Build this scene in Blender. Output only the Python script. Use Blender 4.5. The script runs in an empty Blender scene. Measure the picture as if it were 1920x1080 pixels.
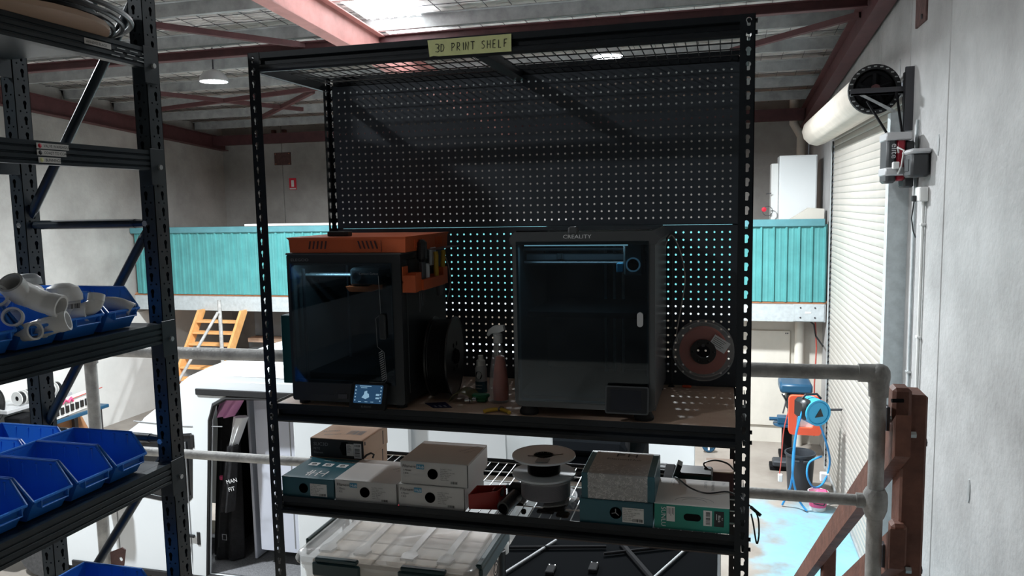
import bpy, bmesh, math, random
from mathutils import Vector, Matrix
from mathutils.geometry import tessellate_polygon

# ------------------------------------------------------------------ scene, camera, world, exposure
S = bpy.context.scene
COL = S.collection
random.seed(7)
cam_d = bpy.data.cameras.new('camera'); cam = bpy.data.objects.new('camera', cam_d); COL.objects.link(cam)
cam_d.sensor_width = 36.0; cam_d.lens = 1458.0 / 1920.0 * 36.0; cam_d.clip_start = 0.02; cam_d.clip_end = 200
_R = Vector((0.96555383, 0.25948742, -0.01928929)); _F = Vector((-0.26004704, 0.95974911, -0.10609992)); _U = Vector((-0.00901872, 0.10746131, 0.99416836))
cam.matrix_world = Matrix(((_R.x, _U.x, -_F.x, 1.3964), (_R.y, _U.y, -_F.y, -2.7131), (_R.z, _U.z, -_F.z, 1.5364), (0, 0, 0, 1)))
S.camera = cam
W = bpy.data.worlds.new('world'); S.world = W; W.use_nodes = True
W.node_tree.nodes['Background'].inputs[0].default_value = (0.72, 0.84, 1.0, 1)
W.node_tree.nodes['Background'].inputs[1].default_value = 1.0
S.view_settings.view_transform = 'Standard'; S.view_settings.look = 'None'
S.view_settings.exposure = 0.30; S.view_settings.gamma = 1.0; S.view_settings.use_curve_mapping = False
LAMP_W = 420.0      # power of one ceiling high-bay lamp
SKYLIGHT = 9.0      # radiance of the translucent roof sheets
MEZZ_LAMP = 85.0    # power of the lamp over the near mezzanine

# ------------------------------------------------------------------ materials
M = {}
def mat(name, col, rough=0.6, metal=0.0, var=0.0, scale=6.0, bump=0.0, bscale=60.0, col2=None, alpha=1.0, trans=0.0, emit=None, estr=0.0, spec=0.5, coat=0.0):
    m = bpy.data.materials.new(name); m.use_nodes = True; nt = m.node_tree; b = nt.nodes['Principled BSDF']
    b.inputs['Base Color'].default_value = (*col, 1); b.inputs['Roughness'].default_value = rough; b.inputs['Metallic'].default_value = metal
    b.inputs['Specular IOR Level'].default_value = spec
    if coat: b.inputs['Coat Weight'].default_value = coat; b.inputs['Coat Roughness'].default_value = 0.08
    if trans: b.inputs['Transmission Weight'].default_value = trans
    if alpha < 1: b.inputs['Alpha'].default_value = alpha
    if emit: b.inputs['Emission Color'].default_value = (*emit, 1); b.inputs['Emission Strength'].default_value = estr
    if var or bump:
        tc = nt.nodes.new('ShaderNodeTexCoord')
    if var or col2:
        n = nt.nodes.new('ShaderNodeTexNoise'); n.inputs['Scale'].default_value = scale; n.inputs['Detail'].default_value = 6; n.inputs['Roughness'].default_value = 0.62
        nt.links.new(tc.outputs['Object'], n.inputs['Vector'])
        r = nt.nodes.new('ShaderNodeValToRGB'); r.color_ramp.elements[0].position = 0.34; r.color_ramp.elements[1].position = 0.68
        c2 = col2 or tuple(min(1, c * (1 + var)) for c in col); c1 = col if col2 else tuple(c * (1 - var) for c in col)
        r.color_ramp.elements[0].color = (*c1, 1); r.color_ramp.elements[1].color = (*c2, 1)
        nt.links.new(n.outputs['Fac'], r.inputs['Fac']); nt.links.new(r.outputs['Color'], b.inputs['Base Color'])
    if bump:
        n2 = nt.nodes.new('ShaderNodeTexNoise'); n2.inputs['Scale'].default_value = bscale; n2.inputs['Detail'].default_value = 4
        nt.links.new(tc.outputs['Object'], n2.inputs['Vector'])
        bp = nt.nodes.new('ShaderNodeBump'); bp.inputs['Strength'].default_value = bump; bp.inputs['Distance'].default_value = 0.02
        nt.links.new(n2.outputs['Fac'], bp.inputs['Height']); nt.links.new(bp.outputs['Normal'], b.inputs['Normal'])
    M[name] = m
    return m
mat('black_steel', (0.008, 0.011, 0.015), 0.45, 0, 0.2, 30, 0.05, 400, spec=0.35)
mat('rack_steel', (0.020, 0.031, 0.040), 0.40, 0, 0.15, 20, 0.03, 300)
mat('peg_steel', (0.040, 0.050, 0.064), 0.55, 0, 0.12, 8)
mat('wire', (0.02, 0.022, 0.026), 0.35)
mat('zinc', (0.55, 0.57, 0.58), 0.42, 0.7, 0.15, 30)
mat('galv_pipe', (0.40, 0.39, 0.375), 0.55, 0.15, 0.28, 14, 0.15, 90)
mat('galv_flat', (0.50, 0.54, 0.55), 0.5, 0.15, 0.12, 12)
mat('bolt', (0.6, 0.62, 0.62), 0.35, 0.8)
mat('concrete', (0.27, 0.26, 0.245), 0.85, 0, 0, 0.9, 0.25, 25, col2=(0.43, 0.42, 0.40))
mat('concrete_right', (0.30, 0.293, 0.287), 0.62, 0, 0, 1.3, 0.35, 22, col2=(0.45, 0.445, 0.44))
mat('concrete_dark', (0.10, 0.10, 0.10), 0.9, 0, 0.3, 3)
mat('white_wall', (0.72, 0.71, 0.68), 0.7, 0, 0.06, 2)
mat('cream_wall', (0.62, 0.58, 0.51), 0.75, 0, 0.06, 2.5)
mat('teal_sheet', (0.085, 0.31, 0.31), 0.42, 0, 0.12, 3)
mat('teal_cap', (0.10, 0.27, 0.30), 0.45, 0, 0.1, 5)
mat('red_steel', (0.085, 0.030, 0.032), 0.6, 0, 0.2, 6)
mat('red_steel_lit', (0.46, 0.22, 0.20), 0.6, 0, 0.12, 6)  # same red steel, paler: the light on the rafter is put into its colour
mat('purlin', (0.36, 0.37, 0.37), 0.5, 0.3, 0.2, 6)
mat('door_slat', (0.36, 0.335, 0.30), 0.45, 0, 0.05, 3)
mat('slat_dark', (0.04, 0.04, 0.04), 0.8)
mat('drum_skin', (0.58, 0.52, 0.45), 0.5, 0, 0.08, 4)
mat('timber_red', (0.11, 0.040, 0.026), 0.6, 0, 0, 9, 0.2, 40, col2=(0.21, 0.085, 0.055))
mat('timber_pine', (0.62, 0.30, 0.10), 0.55, 0, 0, 5, 0.1, 40, col2=(0.75, 0.42, 0.17))
mat('particle', (0.58, 0.39, 0.29), 0.42, 0, 0, 14, 0.05, 90, col2=(0.62, 0.44, 0.33))
mat('ply', (0.55, 0.27, 0.13), 0.6, 0, 0.15, 4)
mat('van_white', (0.80, 0.84, 0.86), 0.25, 0, 0, spec=0.5, coat=0.4)
mat('van_panel', (0.66, 0.69, 0.78), 0.35)
mat('rubber', (0.015, 0.015, 0.016), 0.8, 0, 0.2, 40)
mat('tyre', (0.07, 0.07, 0.072), 0.85, 0, 0.25, 30)
mat('black_plastic', (0.012, 0.013, 0.015), 0.38)
mat('matte_black', (0.004, 0.004, 0.005), 0.85, spec=0.2)
mat('cloth_black', (0.012, 0.012, 0.014), 0.9, 0, 0.3, 20, 0.5, 30)
mat('car_black', (0.0016, 0.002, 0.0026), 0.85, 0, spec=0.02)
mat('carpet', (0.22, 0.22, 0.23), 0.95, 0, 0.25, 60, 0.6, 150)
mat('printer_grey', (0.085, 0.09, 0.095), 0.38, 0.3)
mat('printer_dark', (0.020, 0.023, 0.026), 0.42)
mat('orange_print', (0.62, 0.115, 0.03), 0.5, 0, 0.06, 10, 0.12, 220)
mat('teal_board', (0.01, 0.12, 0.15), 0.5)
mat('white_print', (0.82, 0.83, 0.84), 0.5)
mat('grey_print', (0.32, 0.33, 0.34), 0.5)
mat('ink', (0.02, 0.02, 0.022), 0.6)
mat('ink_grey', (0.28, 0.29, 0.30), 0.6)
mat('tape', (0.78, 0.80, 0.38), 0.6, 0, 0.05, 30)
mat('bin_blue', (0.03, 0.21, 0.72), 0.30, 0, 0.05, 5, spec=0.6)
mat('pvc', (0.74, 0.73, 0.71), 0.32, 0, 0.03, 10)
mat('paper', (0.78, 0.77, 0.75), 0.6)
mat('carton_white', (0.62, 0.605, 0.59), 0.45, 0, 0.03, 8)
mat('sleeve_grey', (0.40, 0.39, 0.39), 0.45)
mat('ring_blue_glow', (0.25, 0.42, 0.5), 0.3, emit=(0.3, 0.6, 0.8), estr=0.12)  # fan ring, no lamp: the blue light on it is added as faint glow
mat('carton_teal', (0.025, 0.115, 0.15), 0.4, 0, 0.06, 8)
mat('carton_green', (0.02, 0.26, 0.20), 0.45, 0, 0.04, 8)
mat('carton_brown', (0.58, 0.40, 0.29), 0.65, 0, 0.05, 10)
mat('carton_black', (0.02, 0.02, 0.022), 0.5)
mat('hub_blue', (0.06, 0.30, 0.47), 0.5)
mat('spool_clear', (0.55, 0.56, 0.57), 0.2, 0, alpha=0.16)
mat('spool_grey', (0.66, 0.70, 0.74), 0.3)
mat('fil_black', (0.010, 0.010, 0.011), 0.35)
mat('fil_grey', (0.30, 0.29, 0.31), 0.4)
mat('fil_red', (0.55, 0.075, 0.04), 0.45)
mat('red_box', (0.32, 0.02, 0.015), 0.4, 0, 0.05, 8)
mat('tote_clear', (0.80, 0.80, 0.79), 0.2, 0, alpha=0.42)
mat('tote_latch', (0.010, 0.040, 0.045), 0.4)
mat('tote_paper', (0.62, 0.53, 0.44), 0.7, 0, 0.1, 9)
mat('clear_bottle', (0.75, 0.77, 0.78), 0.12, 0, alpha=0.30)
mat('frost', (0.75, 0.77, 0.78), 0.4, 0, alpha=0.75)
mat('red_liquid', (0.62, 0.10, 0.06), 0.35, 0, 0.2, 30)
mat('bottle_white', (0.55, 0.57, 0.58), 0.45)
mat('label_teal', (0.02, 0.10, 0.14), 0.5)
mat('olive', (0.16, 0.14, 0.05), 0.4, 0, alpha=0.8)
mat('green_plastic', (0.01, 0.15, 0.06), 0.4)
mat('navy_card', (0.02, 0.02, 0.09), 0.5)
mat('yellow_grip', (0.55, 0.34, 0.03), 0.5)
mat('chrome', (0.75, 0.76, 0.77), 0.15, 1.0)
mat('steel_dark', (0.10, 0.10, 0.11), 0.4, 0.8)
mat('ptfe', (0.45, 0.42, 0.40), 0.4, alpha=0.85)
mat('motor_red', (0.26, 0.008, 0.02), 0.3)
mat('motor_silver', (0.55, 0.55, 0.56), 0.4, 0.3)
mat('motor_dark', (0.035, 0.037, 0.04), 0.45)
mat('white_plastic', (0.75, 0.75, 0.73), 0.4)
mat('cabinet_white', (0.80, 0.82, 0.82), 0.3)
mat('reel_blue', (0.04, 0.36, 0.62), 0.4)
mat('hose_blue', (0.03, 0.28, 0.62), 0.4)
mat('orange_red', (0.80, 0.10, 0.04), 0.5)
mat('drill_blue', (0.012, 0.07, 0.14), 0.4)
mat('bin_black', (0.03, 0.035, 0.042), 0.5)
mat('pink', (0.72, 0.09, 0.22), 0.5)
mat('pink_bag', (0.70, 0.30, 0.55), 0.4)
mat('sign_red', (0.62, 0.015, 0.04), 0.5)
mat('rust', (0.10, 0.05, 0.045), 0.8, 0, 0.3, 20)
mat('copper', (0.45, 0.20, 0.10), 0.5, 0.5)
mat('cable_red', (0.45, 0.08, 0.06), 0.6)
mat('screen_blue', (0.02, 0.05, 0.10), 0.2, emit=(0.10, 0.30, 0.62), estr=0.13)
mat('screen_light', (0.1, 0.2, 0.3), 0.2, emit=(0.45, 0.75, 1.0), estr=0.40)
mat('led_cool', (1, 1, 1), 0.5, emit=(0.55, 0.92, 1.0), estr=0.5)
mat('screen_off', (0.02, 0.022, 0.028), 0.12)
mat('lamp_disc', (1, 1, 1), 0.5, emit=(0.95, 0.98, 1.0), estr=60.0)
mat('skylight_sheet', (0.8, 0.85, 0.9), 0.5, emit=(0.93, 0.97, 1.0), estr=SKYLIGHT)
mat('dark_glass_car', (0.01, 0.012, 0.014), 0.06)

def glass_mat(name, tint, dark, fres=1.45):
    m = bpy.data.materials.new(name); m.use_nodes = True; nt = m.node_tree; nt.nodes.clear()
    o = nt.nodes.new('ShaderNodeOutputMaterial'); t = nt.nodes.new('ShaderNodeBsdfTransparent'); g = nt.nodes.new('ShaderNodeBsdfGlossy')
    f = nt.nodes.new('ShaderNodeFresnel'); x = nt.nodes.new('ShaderNodeMixShader')
    t.inputs['Color'].default_value = (*tint, 1); g.inputs['Roughness'].default_value = 0.03; g.inputs['Color'].default_value = (*dark, 1); f.inputs['IOR'].default_value = fres
    nt.links.new(f.outputs[0], x.inputs[0]); nt.links.new(t.outputs[0], x.inputs[1]); nt.links.new(g.outputs[0], x.inputs[2]); nt.links.new(x.outputs[0], o.inputs[0])
    M[name] = m
glass_mat('tint_glass', (0.52, 0.62, 0.68), (0.9, 0.95, 1.0), 1.5)
glass_mat('smoke_lid', (0.60, 0.56, 0.53), (1, 1, 1), 1.5)
glass_mat('clear_film', (0.86, 0.87, 0.88), (1, 1, 1), 1.45)

def floor_mat():
    m = bpy.data.materials.new('ground_concrete'); m.use_nodes = True; nt = m.node_tree; b = nt.nodes['Principled BSDF']; b.inputs['Roughness'].default_value = 0.42
    tc = nt.nodes.new('ShaderNodeTexCoord'); n = nt.nodes.new('ShaderNodeTexNoise'); n.inputs['Scale'].default_value = 1.1; n.inputs['Detail'].default_value = 8; n.inputs['Roughness'].default_value = 0.65
    nt.links.new(tc.outputs['Object'], n.inputs['Vector'])
    r = nt.nodes.new('ShaderNodeValToRGB'); r.color_ramp.elements[0].position = .3; r.color_ramp.elements[1].position = .7
    r.color_ramp.elements[0].color = (.19, .16, .135, 1); r.color_ramp.elements[1].color = (.33, .295, .26, 1)
    nt.links.new(n.outputs['Fac'], r.inputs['Fac'])
    # pale blue area, ragged and speckled, in the bay behind the roller door
    sp = nt.nodes.new('ShaderNodeSeparateXYZ'); nt.links.new(tc.outputs['Object'], sp.inputs[0])
    n2 = nt.nodes.new('ShaderNodeTexNoise'); n2.inputs['Scale'].default_value = 2.6; n2.inputs['Detail'].default_value = 7
    nt.links.new(tc.outputs['Object'], n2.inputs['Vector'])
    def math_(op, a, bb):
        k = nt.nodes.new('ShaderNodeMath'); k.operation = op
        for i, q in enumerate((a, bb)):
            if isinstance(q, (int, float)): k.inputs[i].default_value = q
            else: nt.links.new(q, k.inputs[i])
        k.use_clamp = False
        return k.outputs[0]
    wob = math_('MULTIPLY', math_('SUBTRACT', n2.outputs['Fac'], .5), 1.6)
    ey = math_('ADD', math_('SUBTRACT', 8.3, sp.outputs[1]), wob)
    ex = math_('ADD', math_('SUBTRACT', sp.outputs[0], 1.75), wob)
    mn = math_('MINIMUM', math_('MULTIPLY', ex, 2.5), math_('MULTIPLY', ey, 1.6))
    cl = nt.nodes.new('ShaderNodeClamp'); nt.links.new(mn, cl.inputs[0])
    sp2 = nt.nodes.new('ShaderNodeTexNoise'); sp2.inputs['Scale'].default_value = 14; nt.links.new(tc.outputs['Object'], sp2.inputs['Vector'])
    fac = math_('MULTIPLY', cl.outputs[0], math_('ADD', math_('MULTIPLY', sp2.outputs['Fac'], .7), .45))
    mx = nt.nodes.new('ShaderNodeMix'); mx.data_type = 'RGBA'; mx.clamp_factor = True
    nt.links.new(fac, mx.inputs[0]); nt.links.new(r.outputs['Color'], mx.inputs[6]); mx.inputs[7].default_value = (.20, .46, .58, 1)
    nt.links.new(mx.outputs[2], b.inputs['Base Color'])
    M['ground'] = m
floor_mat()

def foil_mat():
    m = bpy.data.materials.new('foil_blanket'); m.use_nodes = True; nt = m.node_tree; b = nt.nodes['Principled BSDF']
    b.inputs['Roughness'].default_value = .34; b.inputs['Metallic'].default_value = .4
    tc = nt.nodes.new('ShaderNodeTexCoord'); n = nt.nodes.new('ShaderNodeTexNoise'); n.inputs['Scale'].default_value = 3.0; n.inputs['Detail'].default_value = 5
    mp = nt.nodes.new('ShaderNodeMapping'); mp.inputs['Scale'].default_value = (1, 3, 1)
    nt.links.new(tc.outputs['Object'], mp.inputs[0]); nt.links.new(mp.outputs[0], n.inputs['Vector'])
    bp = nt.nodes.new('ShaderNodeBump'); bp.inputs['Strength'].default_value = 1.0; bp.inputs['Distance'].default_value = .22
    nt.links.new(n.outputs['Fac'], bp.inputs['Height']); nt.links.new(bp.outputs['Normal'], b.inputs['Normal'])
    b.inputs['Base Color'].default_value = (.66, .635, .615, 1)
    M['foil'] = m
foil_mat()

# ------------------------------------------------------------------ mesh builder
class MB:
    def __init__(s): s.v = []; s.f = []; s.mi = []
    def add(s, vs, fs, k=0):
        o = len(s.v); s.v += [tuple(p) for p in vs]; s.f += [tuple(i + o for i in f) for f in fs]; s.mi += [k] * len(fs); return s
    def box(s, a, b, k=0):
        x0, y0, z0 = a; x1, y1, z1 = b
        return s.add([(x0,y0,z0),(x1,y0,z0),(x1,y1,z0),(x0,y1,z0),(x0,y0,z1),(x1,y0,z1),(x1,y1,z1),(x0,y1,z1)],
                     [(0,3,2,1),(4,5,6,7),(0,1,5,4),(1,2,6,5),(2,3,7,6),(3,0,4,7)], k)
    def cbox(s, a, b, c=0.004, k=0):
        A = [min(p, q) for p, q in zip(a, b)]; B = [max(p, q) for p, q in zip(a, b)]; c = min([c] + [(q - p) * .45 for p, q in zip(A, B)])
        vs = []; idx = {}
        for i in (0, 1):
            for j in (0, 1):
                for l in (0, 1):
                    P = [(A, B)[i][0], (A, B)[j][1], (A, B)[l][2]]; d = [(1, -1)[i] * c, (1, -1)[j] * c, (1, -1)[l] * c]
                    for ax in range(3):
                        q = [P[t] + (0 if t == ax else d[t]) for t in range(3)]
                        idx[(i, j, l, ax)] = len(vs); vs.append(q)
        fs = []
        for ax in range(3):
            u, w = [t for t in range(3) if t != ax]
            for e in (0, 1):
                q = []
                for (a1, b1) in ((0,0),(1,0),(1,1),(0,1)):
                    t = [0,0,0]; t[ax] = e; t[u] = a1; t[w] = b1; q.append(idx[(*t, ax)])
                fs.append(q)
        for ax in range(3):
            u, w = [t for t in range(3) if t != ax]
            for a1 in (0,1):
                for b1 in (0,1):
                    t0 = [0,0,0]; t1 = [0,0,0]; t0[u] = t1[u] = a1; t0[w] = t1[w] = b1; t1[ax] = 1
                    fs.append([idx[(*t0,u)], idx[(*t1,u)], idx[(*t1,w)], idx[(*t0,w)]])
        for i in (0,1):
            for j in (0,1):
                for l in (0,1): fs.append([idx[(i,j,l,t)] for t in range(3)])
        return s.add(vs, fs, k)
    def cyl(s, p, q, r, r2=None, n=12, caps=True, k=0):
        p = Vector(p); q = Vector(q); r2 = r if r2 is None else r2; d = (q - p).normalized()
        u = d.orthogonal().normalized(); w = d.cross(u); vs = []
        for P, R in ((p, r), (q, r2)):
            for i in range(n):
                a = 2 * math.pi * i / n; vs.append(P + u * math.cos(a) * R + w * math.sin(a) * R)
        fs = [(i, (i + 1) % n, n + (i + 1) % n, n + i) for i in range(n)]
        if caps: fs += [tuple(range(n - 1, -1, -1)), tuple(range(n, 2 * n))]
        return s.add(vs, fs, k)
    def tube(s, pts, r, n=8, k=0, caps=True, closed=False):
        pts = [Vector(p) for p in pts]; vs = []; m = len(pts); u = None
        for i, p in enumerate(pts):
            if closed: t = (pts[(i + 1) % m] - pts[i - 1]).normalized()
            else: t = (pts[min(i + 1, m - 1)] - pts[max(i - 1, 0)]).normalized()
            if u is None: u = t.orthogonal().normalized()
            else: u = (u - t * u.dot(t)).normalized()
            w = t.cross(u)
            for j in range(n):
                a = 2 * math.pi * j / n; vs.append(p + u * math.cos(a) * r + w * math.sin(a) * r)
        fs = []
        for i in range(m if closed else m - 1):
            i2 = (i + 1) % m
            for j in range(n): fs.append((i*n + j, i*n + (j+1) % n, i2*n + (j+1) % n, i2*n + j))
        if caps and not closed: fs += [tuple(range(n - 1, -1, -1)), tuple(range((m-1)*n, m*n))]
        return s.add(vs, fs, k)
    def lathe(s, prof, o, axis='Z', n=24, k=0):
        vs = []; fs = []; o = Vector(o); m = len(prof)
        for r, h in prof:
            for i in range(n):
                a = 2 * math.pi * i / n; c, t = r * math.cos(a), r * math.sin(a)
                vs.append(o + Vector({'Z': (c, t, h), 'Y': (c, h, t), 'X': (h, c, t)}[axis]))
        for j in range(m - 1):
            for i in range(n): fs.append((j*n + i, j*n + (i+1) % n, (j+1)*n + (i+1) % n, (j+1)*n + i))
        if prof[0][0] > 1e-6: fs.append(tuple(range(n - 1, -1, -1)))
        if prof[-1][0] > 1e-6: fs.append(tuple(range((m-1)*n, m*n)))
        return s.add(vs, fs, k)
    def ring(s, prof, o, axis='Z', n=24, k=0):      # closed profile lathed to a ring
        vs = []; fs = []; o = Vector(o); m = len(prof)
        for r, h in prof:
            for i in range(n):
                a = 2 * math.pi * i / n; c, t = r * math.cos(a), r * math.sin(a)
                vs.append(o + Vector({'Z': (c, t, h), 'Y': (c, h, t), 'X': (h, c, t)}[axis]))
        for j in range(m):
            j2 = (j + 1) % m
            for i in range(n): fs.append((j*n + i, j*n + (i+1) % n, j2*n + (i+1) % n, j2*n + i))
        return s.add(vs, fs, k)
    def prism(s, poly, axis, a, b, k=0):
        f = {'X': lambda u, v, t: (t, u, v), 'Y': lambda u, v, t: (u, t, v), 'Z': lambda u, v, t: (u, v, t)}[axis]; n = len(poly)
        vs = [f(u, v, a) for u, v in poly] + [f(u, v, b) for u, v in poly]
        fs = [tuple(range(n - 1, -1, -1)), tuple(range(n, 2*n))] + [(i, (i+1) % n, n + (i+1) % n, n + i) for i in range(n)]
        return s.add(vs, fs, k)
    def holed(s, outer, holes, axis, a, b, k=0):    # plate with real openings, thickness a..b
        f = {'X': lambda u, v, t: (t, u, v), 'Y': lambda u, v, t: (u, t, v), 'Z': lambda u, v, t: (u, v, t)}[axis]
        loops = [outer] + holes; flat = [p for l in loops for p in l]; N = len(flat)
        tris = tessellate_polygon([[Vector((u, v, 0)) for u, v in l] for l in loops])
        vs = [f(u, v, a) for u, v in flat] + [f(u, v, b) for u, v in flat]; fs = []
        for t in tris: fs.append(tuple(t)); fs.append(tuple(i + N for i in reversed(t)))
        o = 0
        for l in loops:
            n = len(l)
            for i in range(n): fs.append((o + i, o + (i+1) % n, N + o + (i+1) % n, N + o + i))
            o += n
        return s.add(vs, fs, k)
    def map(s, fn): s.v = [tuple(fn(*p)) for p in s.v]; return s

ROOT = {}
def mesh(name, mb, mats, off=(0, 0, 0), smooth=False, recalc=True):
    me = bpy.data.meshes.new(name)
    me.from_pydata([(x - off[0], y - off[1], z - off[2]) for x, y, z in mb.v], [], mb.f)
    for q in (mats if isinstance(mats, (list, tuple)) else [mats]): me.materials.append(M[q] if isinstance(q, str) else q)
    if any(mb.mi): me.polygons.foreach_set('material_index', mb.mi)
    if recalc:
        bm = bmesh.new(); bm.from_mesh(me); bmesh.ops.recalc_face_normals(bm, faces=bm.faces); bm.to_mesh(me); bm.free()
    if smooth:
        me.polygons.foreach_set('use_smooth', [True] * len(me.polygons)); me.set_sharp_from_angle(angle=math.radians(38))
    me.update()
    return me
def thing(name, label, cat, loc=(0, 0, 0), group=None):
    o = bpy.data.objects.new(name, None); COL.objects.link(o); o.empty_display_size = .05
    o.location = loc; ROOT[o.name] = tuple(loc); o['label'] = label; o['category'] = cat
    if group: o['group'] = group
    return o
def struct(name, loc=(0, 0, 0)):
    o = bpy.data.objects.new(name, None); COL.objects.link(o); o.location = loc; ROOT[o.name] = tuple(loc); o['kind'] = 'structure'; return o
def part(name, mb, mats, parent=None, smooth=False, label=None, stuff=False, recalc=True):
    off = ROOT[parent.name] if parent else (0, 0, 0)
    o = bpy.data.objects.new(name, mesh(name, mb, mats, off, smooth, recalc)); COL.objects.link(o)
    if parent: o.parent = parent
    ROOT[o.name] = off
    if label: o['label'] = label
    if stuff: o['kind'] = 'stuff'
    return o
def solo(name, mb, mats, label, cat, smooth=False, group=None):      # a thing that is one mesh
    o = part(name, mb, mats, None, smooth); o['label'] = label; o['category'] = cat
    if group: o['group'] = group
    return o
def setting(name, mb, mats, smooth=False, parent=None, recalc=True):
    o = part(name, mb, mats, parent, smooth, None, False, recalc)
    if not parent: o['kind'] = 'structure'
    return o
def share(src, name, loc, rot=(0, 0, 0), parent=None, label=None):    # another part with the same mesh data
    o = src.copy(); o.name = name; COL.objects.link(o); o.parent = parent or src.parent; o.location = loc; o.rotation_euler = rot; ROOT[o.name] = ROOT[src.name]
    if label: o['label'] = label
    return o
def dup(root, loc, rotz=None, label=None, group=None):
    r = root.copy(); COL.objects.link(r); r.location = loc; ROOT[r.name] = tuple(loc)
    if rotz is not None: r.rotation_euler = (0, 0, rotz)
    if label: r['label'] = label
    if group: r['group'] = group
    for ch in list(root.children):
        c = ch.copy(); COL.objects.link(c); c.parent = r
        for g in list(ch.children):
            d = g.copy(); COL.objects.link(d); d.parent = c
    return r
_TX = {}
def text_geo(t, size):
    key = t
    if key not in _TX:
        cu = bpy.data.curves.new('txt', 'FONT'); cu.body = t; cu.size = 1.0; cu.resolution_u = 2; cu.fill_mode = 'FRONT'
        ob = bpy.data.objects.new('txt', cu); COL.objects.link(ob); dg = bpy.context.evaluated_depsgraph_get(); dg.update()
        me = bpy.data.meshes.new_from_object(ob.evaluated_get(dg))
        vs = [tuple(v.co) for v in me.vertices]; fs = [tuple(p.vertices) for p in me.polygons]
        bpy.data.objects.remove(ob); bpy.data.curves.remove(cu); bpy.data.meshes.remove(me)
        _TX[key] = (vs, fs)
    vs, fs = _TX[key]
    return [(x * size, y * size) for x, y, z in vs], fs
def text(mb, t, size, o, u, v, center=False, sx=1.0, k=0):
    if not t: return mb
    vs, fs = text_geo(t, size); o = Vector(o); u = Vector(u); v = Vector(v)
    w = max(p[0] for p in vs) if vs else 0
    return mb.add([o + u * ((x - (w / 2 if center else 0)) * sx) + v * y for x, y in vs], fs, k)
def arc(c, r, a0, a1, n): return [(c[0] + r * math.cos(a0 + (a1 - a0) * i / n), c[1] + r * math.sin(a0 + (a1 - a0) * i / n)) for i in range(n + 1)]
def rrect(x0, y0, x1, y1, r, n=3):
    h = math.pi / 2
    return arc((x1 - r, y0 + r), r, -h, 0, n) + arc((x1 - r, y1 - r), r, 0, h, n) + arc((x0 + r, y1 - r), r, h, 2*h, n) + arc((x0 + r, y0 + r), r, 2*h, 3*h, n)
def circ(cx, cy, r, n=10): return [(cx + r * math.cos(2*math.pi*i/n), cy + r * math.sin(2*math.pi*i/n)) for i in range(n)]
def barcode(mb, o, u, v, w, h, n=14, k=0):
    o = Vector(o); u = Vector(u); v = Vector(v); rnd = random.Random(5); x = 0.0
    while x < w:
        b = rnd.choice((.5, 1, 1, 1.6)) * w / n * .5
        mb.add([o + u*x, o + u*min(w, x+b), o + u*min(w, x+b) + v*h, o + u*x + v*h], [(0,1,2,3)], k); x += b + rnd.choice((.5, .8, 1.2)) * w / n * .6
    return mb
def quad(mb, o, u, v, w, h, k=0):
    o = Vector(o); u = Vector(u); v = Vector(v); return mb.add([o, o + u*w, o + u*w + v*h, o + v*h], [(0,1,2,3)], k)
XU, YU, ZU = (1, 0, 0), (0, 1, 0), (0, 0, 1)
# ------------------------------------------------------------------ the building
GZ = -2.6; XL = -10.15; XR = 3.03; YF = 13.7; YB = -7.0
def roof_z(y): return 4.39 - 0.065 * y

setting('floor', MB().box((XL - .2, YB, GZ - .2), (XR + .2, YF + .2, GZ)), 'ground')
MZ = -.28
mz = MB().box((-1.60, YB, MZ - .2), (2.0, .265, MZ)); mz.box((2.0, YB, MZ - .2), (XR, -.9, MZ)); setting('floor_mezzanine', mz, 'cream_wall')

def concrete_wall(name, axis, pos, thick, panels, mats):
    w = struct(name)
    for i, (u0, u1, z0, z1) in enumerate(panels):
        g = .005; m = MB()
        a = (pos, u0 + g, z0) if axis == 'X' else (u0 + g, pos, z0); b = (pos + thick, u1 - g, z1) if axis == 'X' else (u1 - g, pos + thick, z1)
        m.cbox(a, b, .012); part('concrete_panel', m, mats[i % len(mats)] if isinstance(mats, list) else mats, w)
    m = MB(); s = .6 if thick > 0 else .6
    for (u0, u1, z0, z1) in panels:
        u0 -= .02; u1 += .02
        a = (pos + thick * .5, u0, z0) if axis == 'X' else (u0, pos + thick * .5, z0); b = (pos + thick * 1.3, u1, z1) if axis == 'X' else (u1, pos + thick * 1.3, z1); m.box([min(p, q) for p, q in zip(a, b)], [max(p, q) for p, q in zip(a, b)])
    part('joint_backing', m, 'concrete', w); return w
wl = concrete_wall('wall_left', 'X', XL, -.18, [(YB, -1, -.5, 4.7), (-1, 5, -.5, 4.6), (5, 10.9, -.5, 4.2), (10.9, 13.72, -.5, 3.9)], 'concrete')
lw = MB(); lw.box((XL - .18, YB, GZ), (XL, YF, -.5)); setting('wall_left_lower', lw, 'white_wall')
concrete_wall('wall_far', 'Y', YF, .18, [(XL - .2, -8.57, GZ, 3.6), (-8.57, -4.0, GZ, 3.6), (-4.0, -.4, GZ, 3.6), (-.4, XR, GZ, 3.6)], ['concrete', 'concrete', 'concrete', 'concrete'])
concrete_wall('wall_right', 'X', XR, .2, [(YB, -1.5, GZ, 4.9), (-1.5, 3.9, GZ, 4.5), (3.9, 5.2, GZ, 4.2), (5.2, 6.6, 2.62, 4.1), (6.6, 9.75, 2.62, 4.0), (9.75, YF, GZ, 3.8)], 'concrete_right')
setting('wall_front', MB().box((XL, YB - .2, GZ), (XR, YB, 5.0)), 'concrete_dark')

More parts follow.
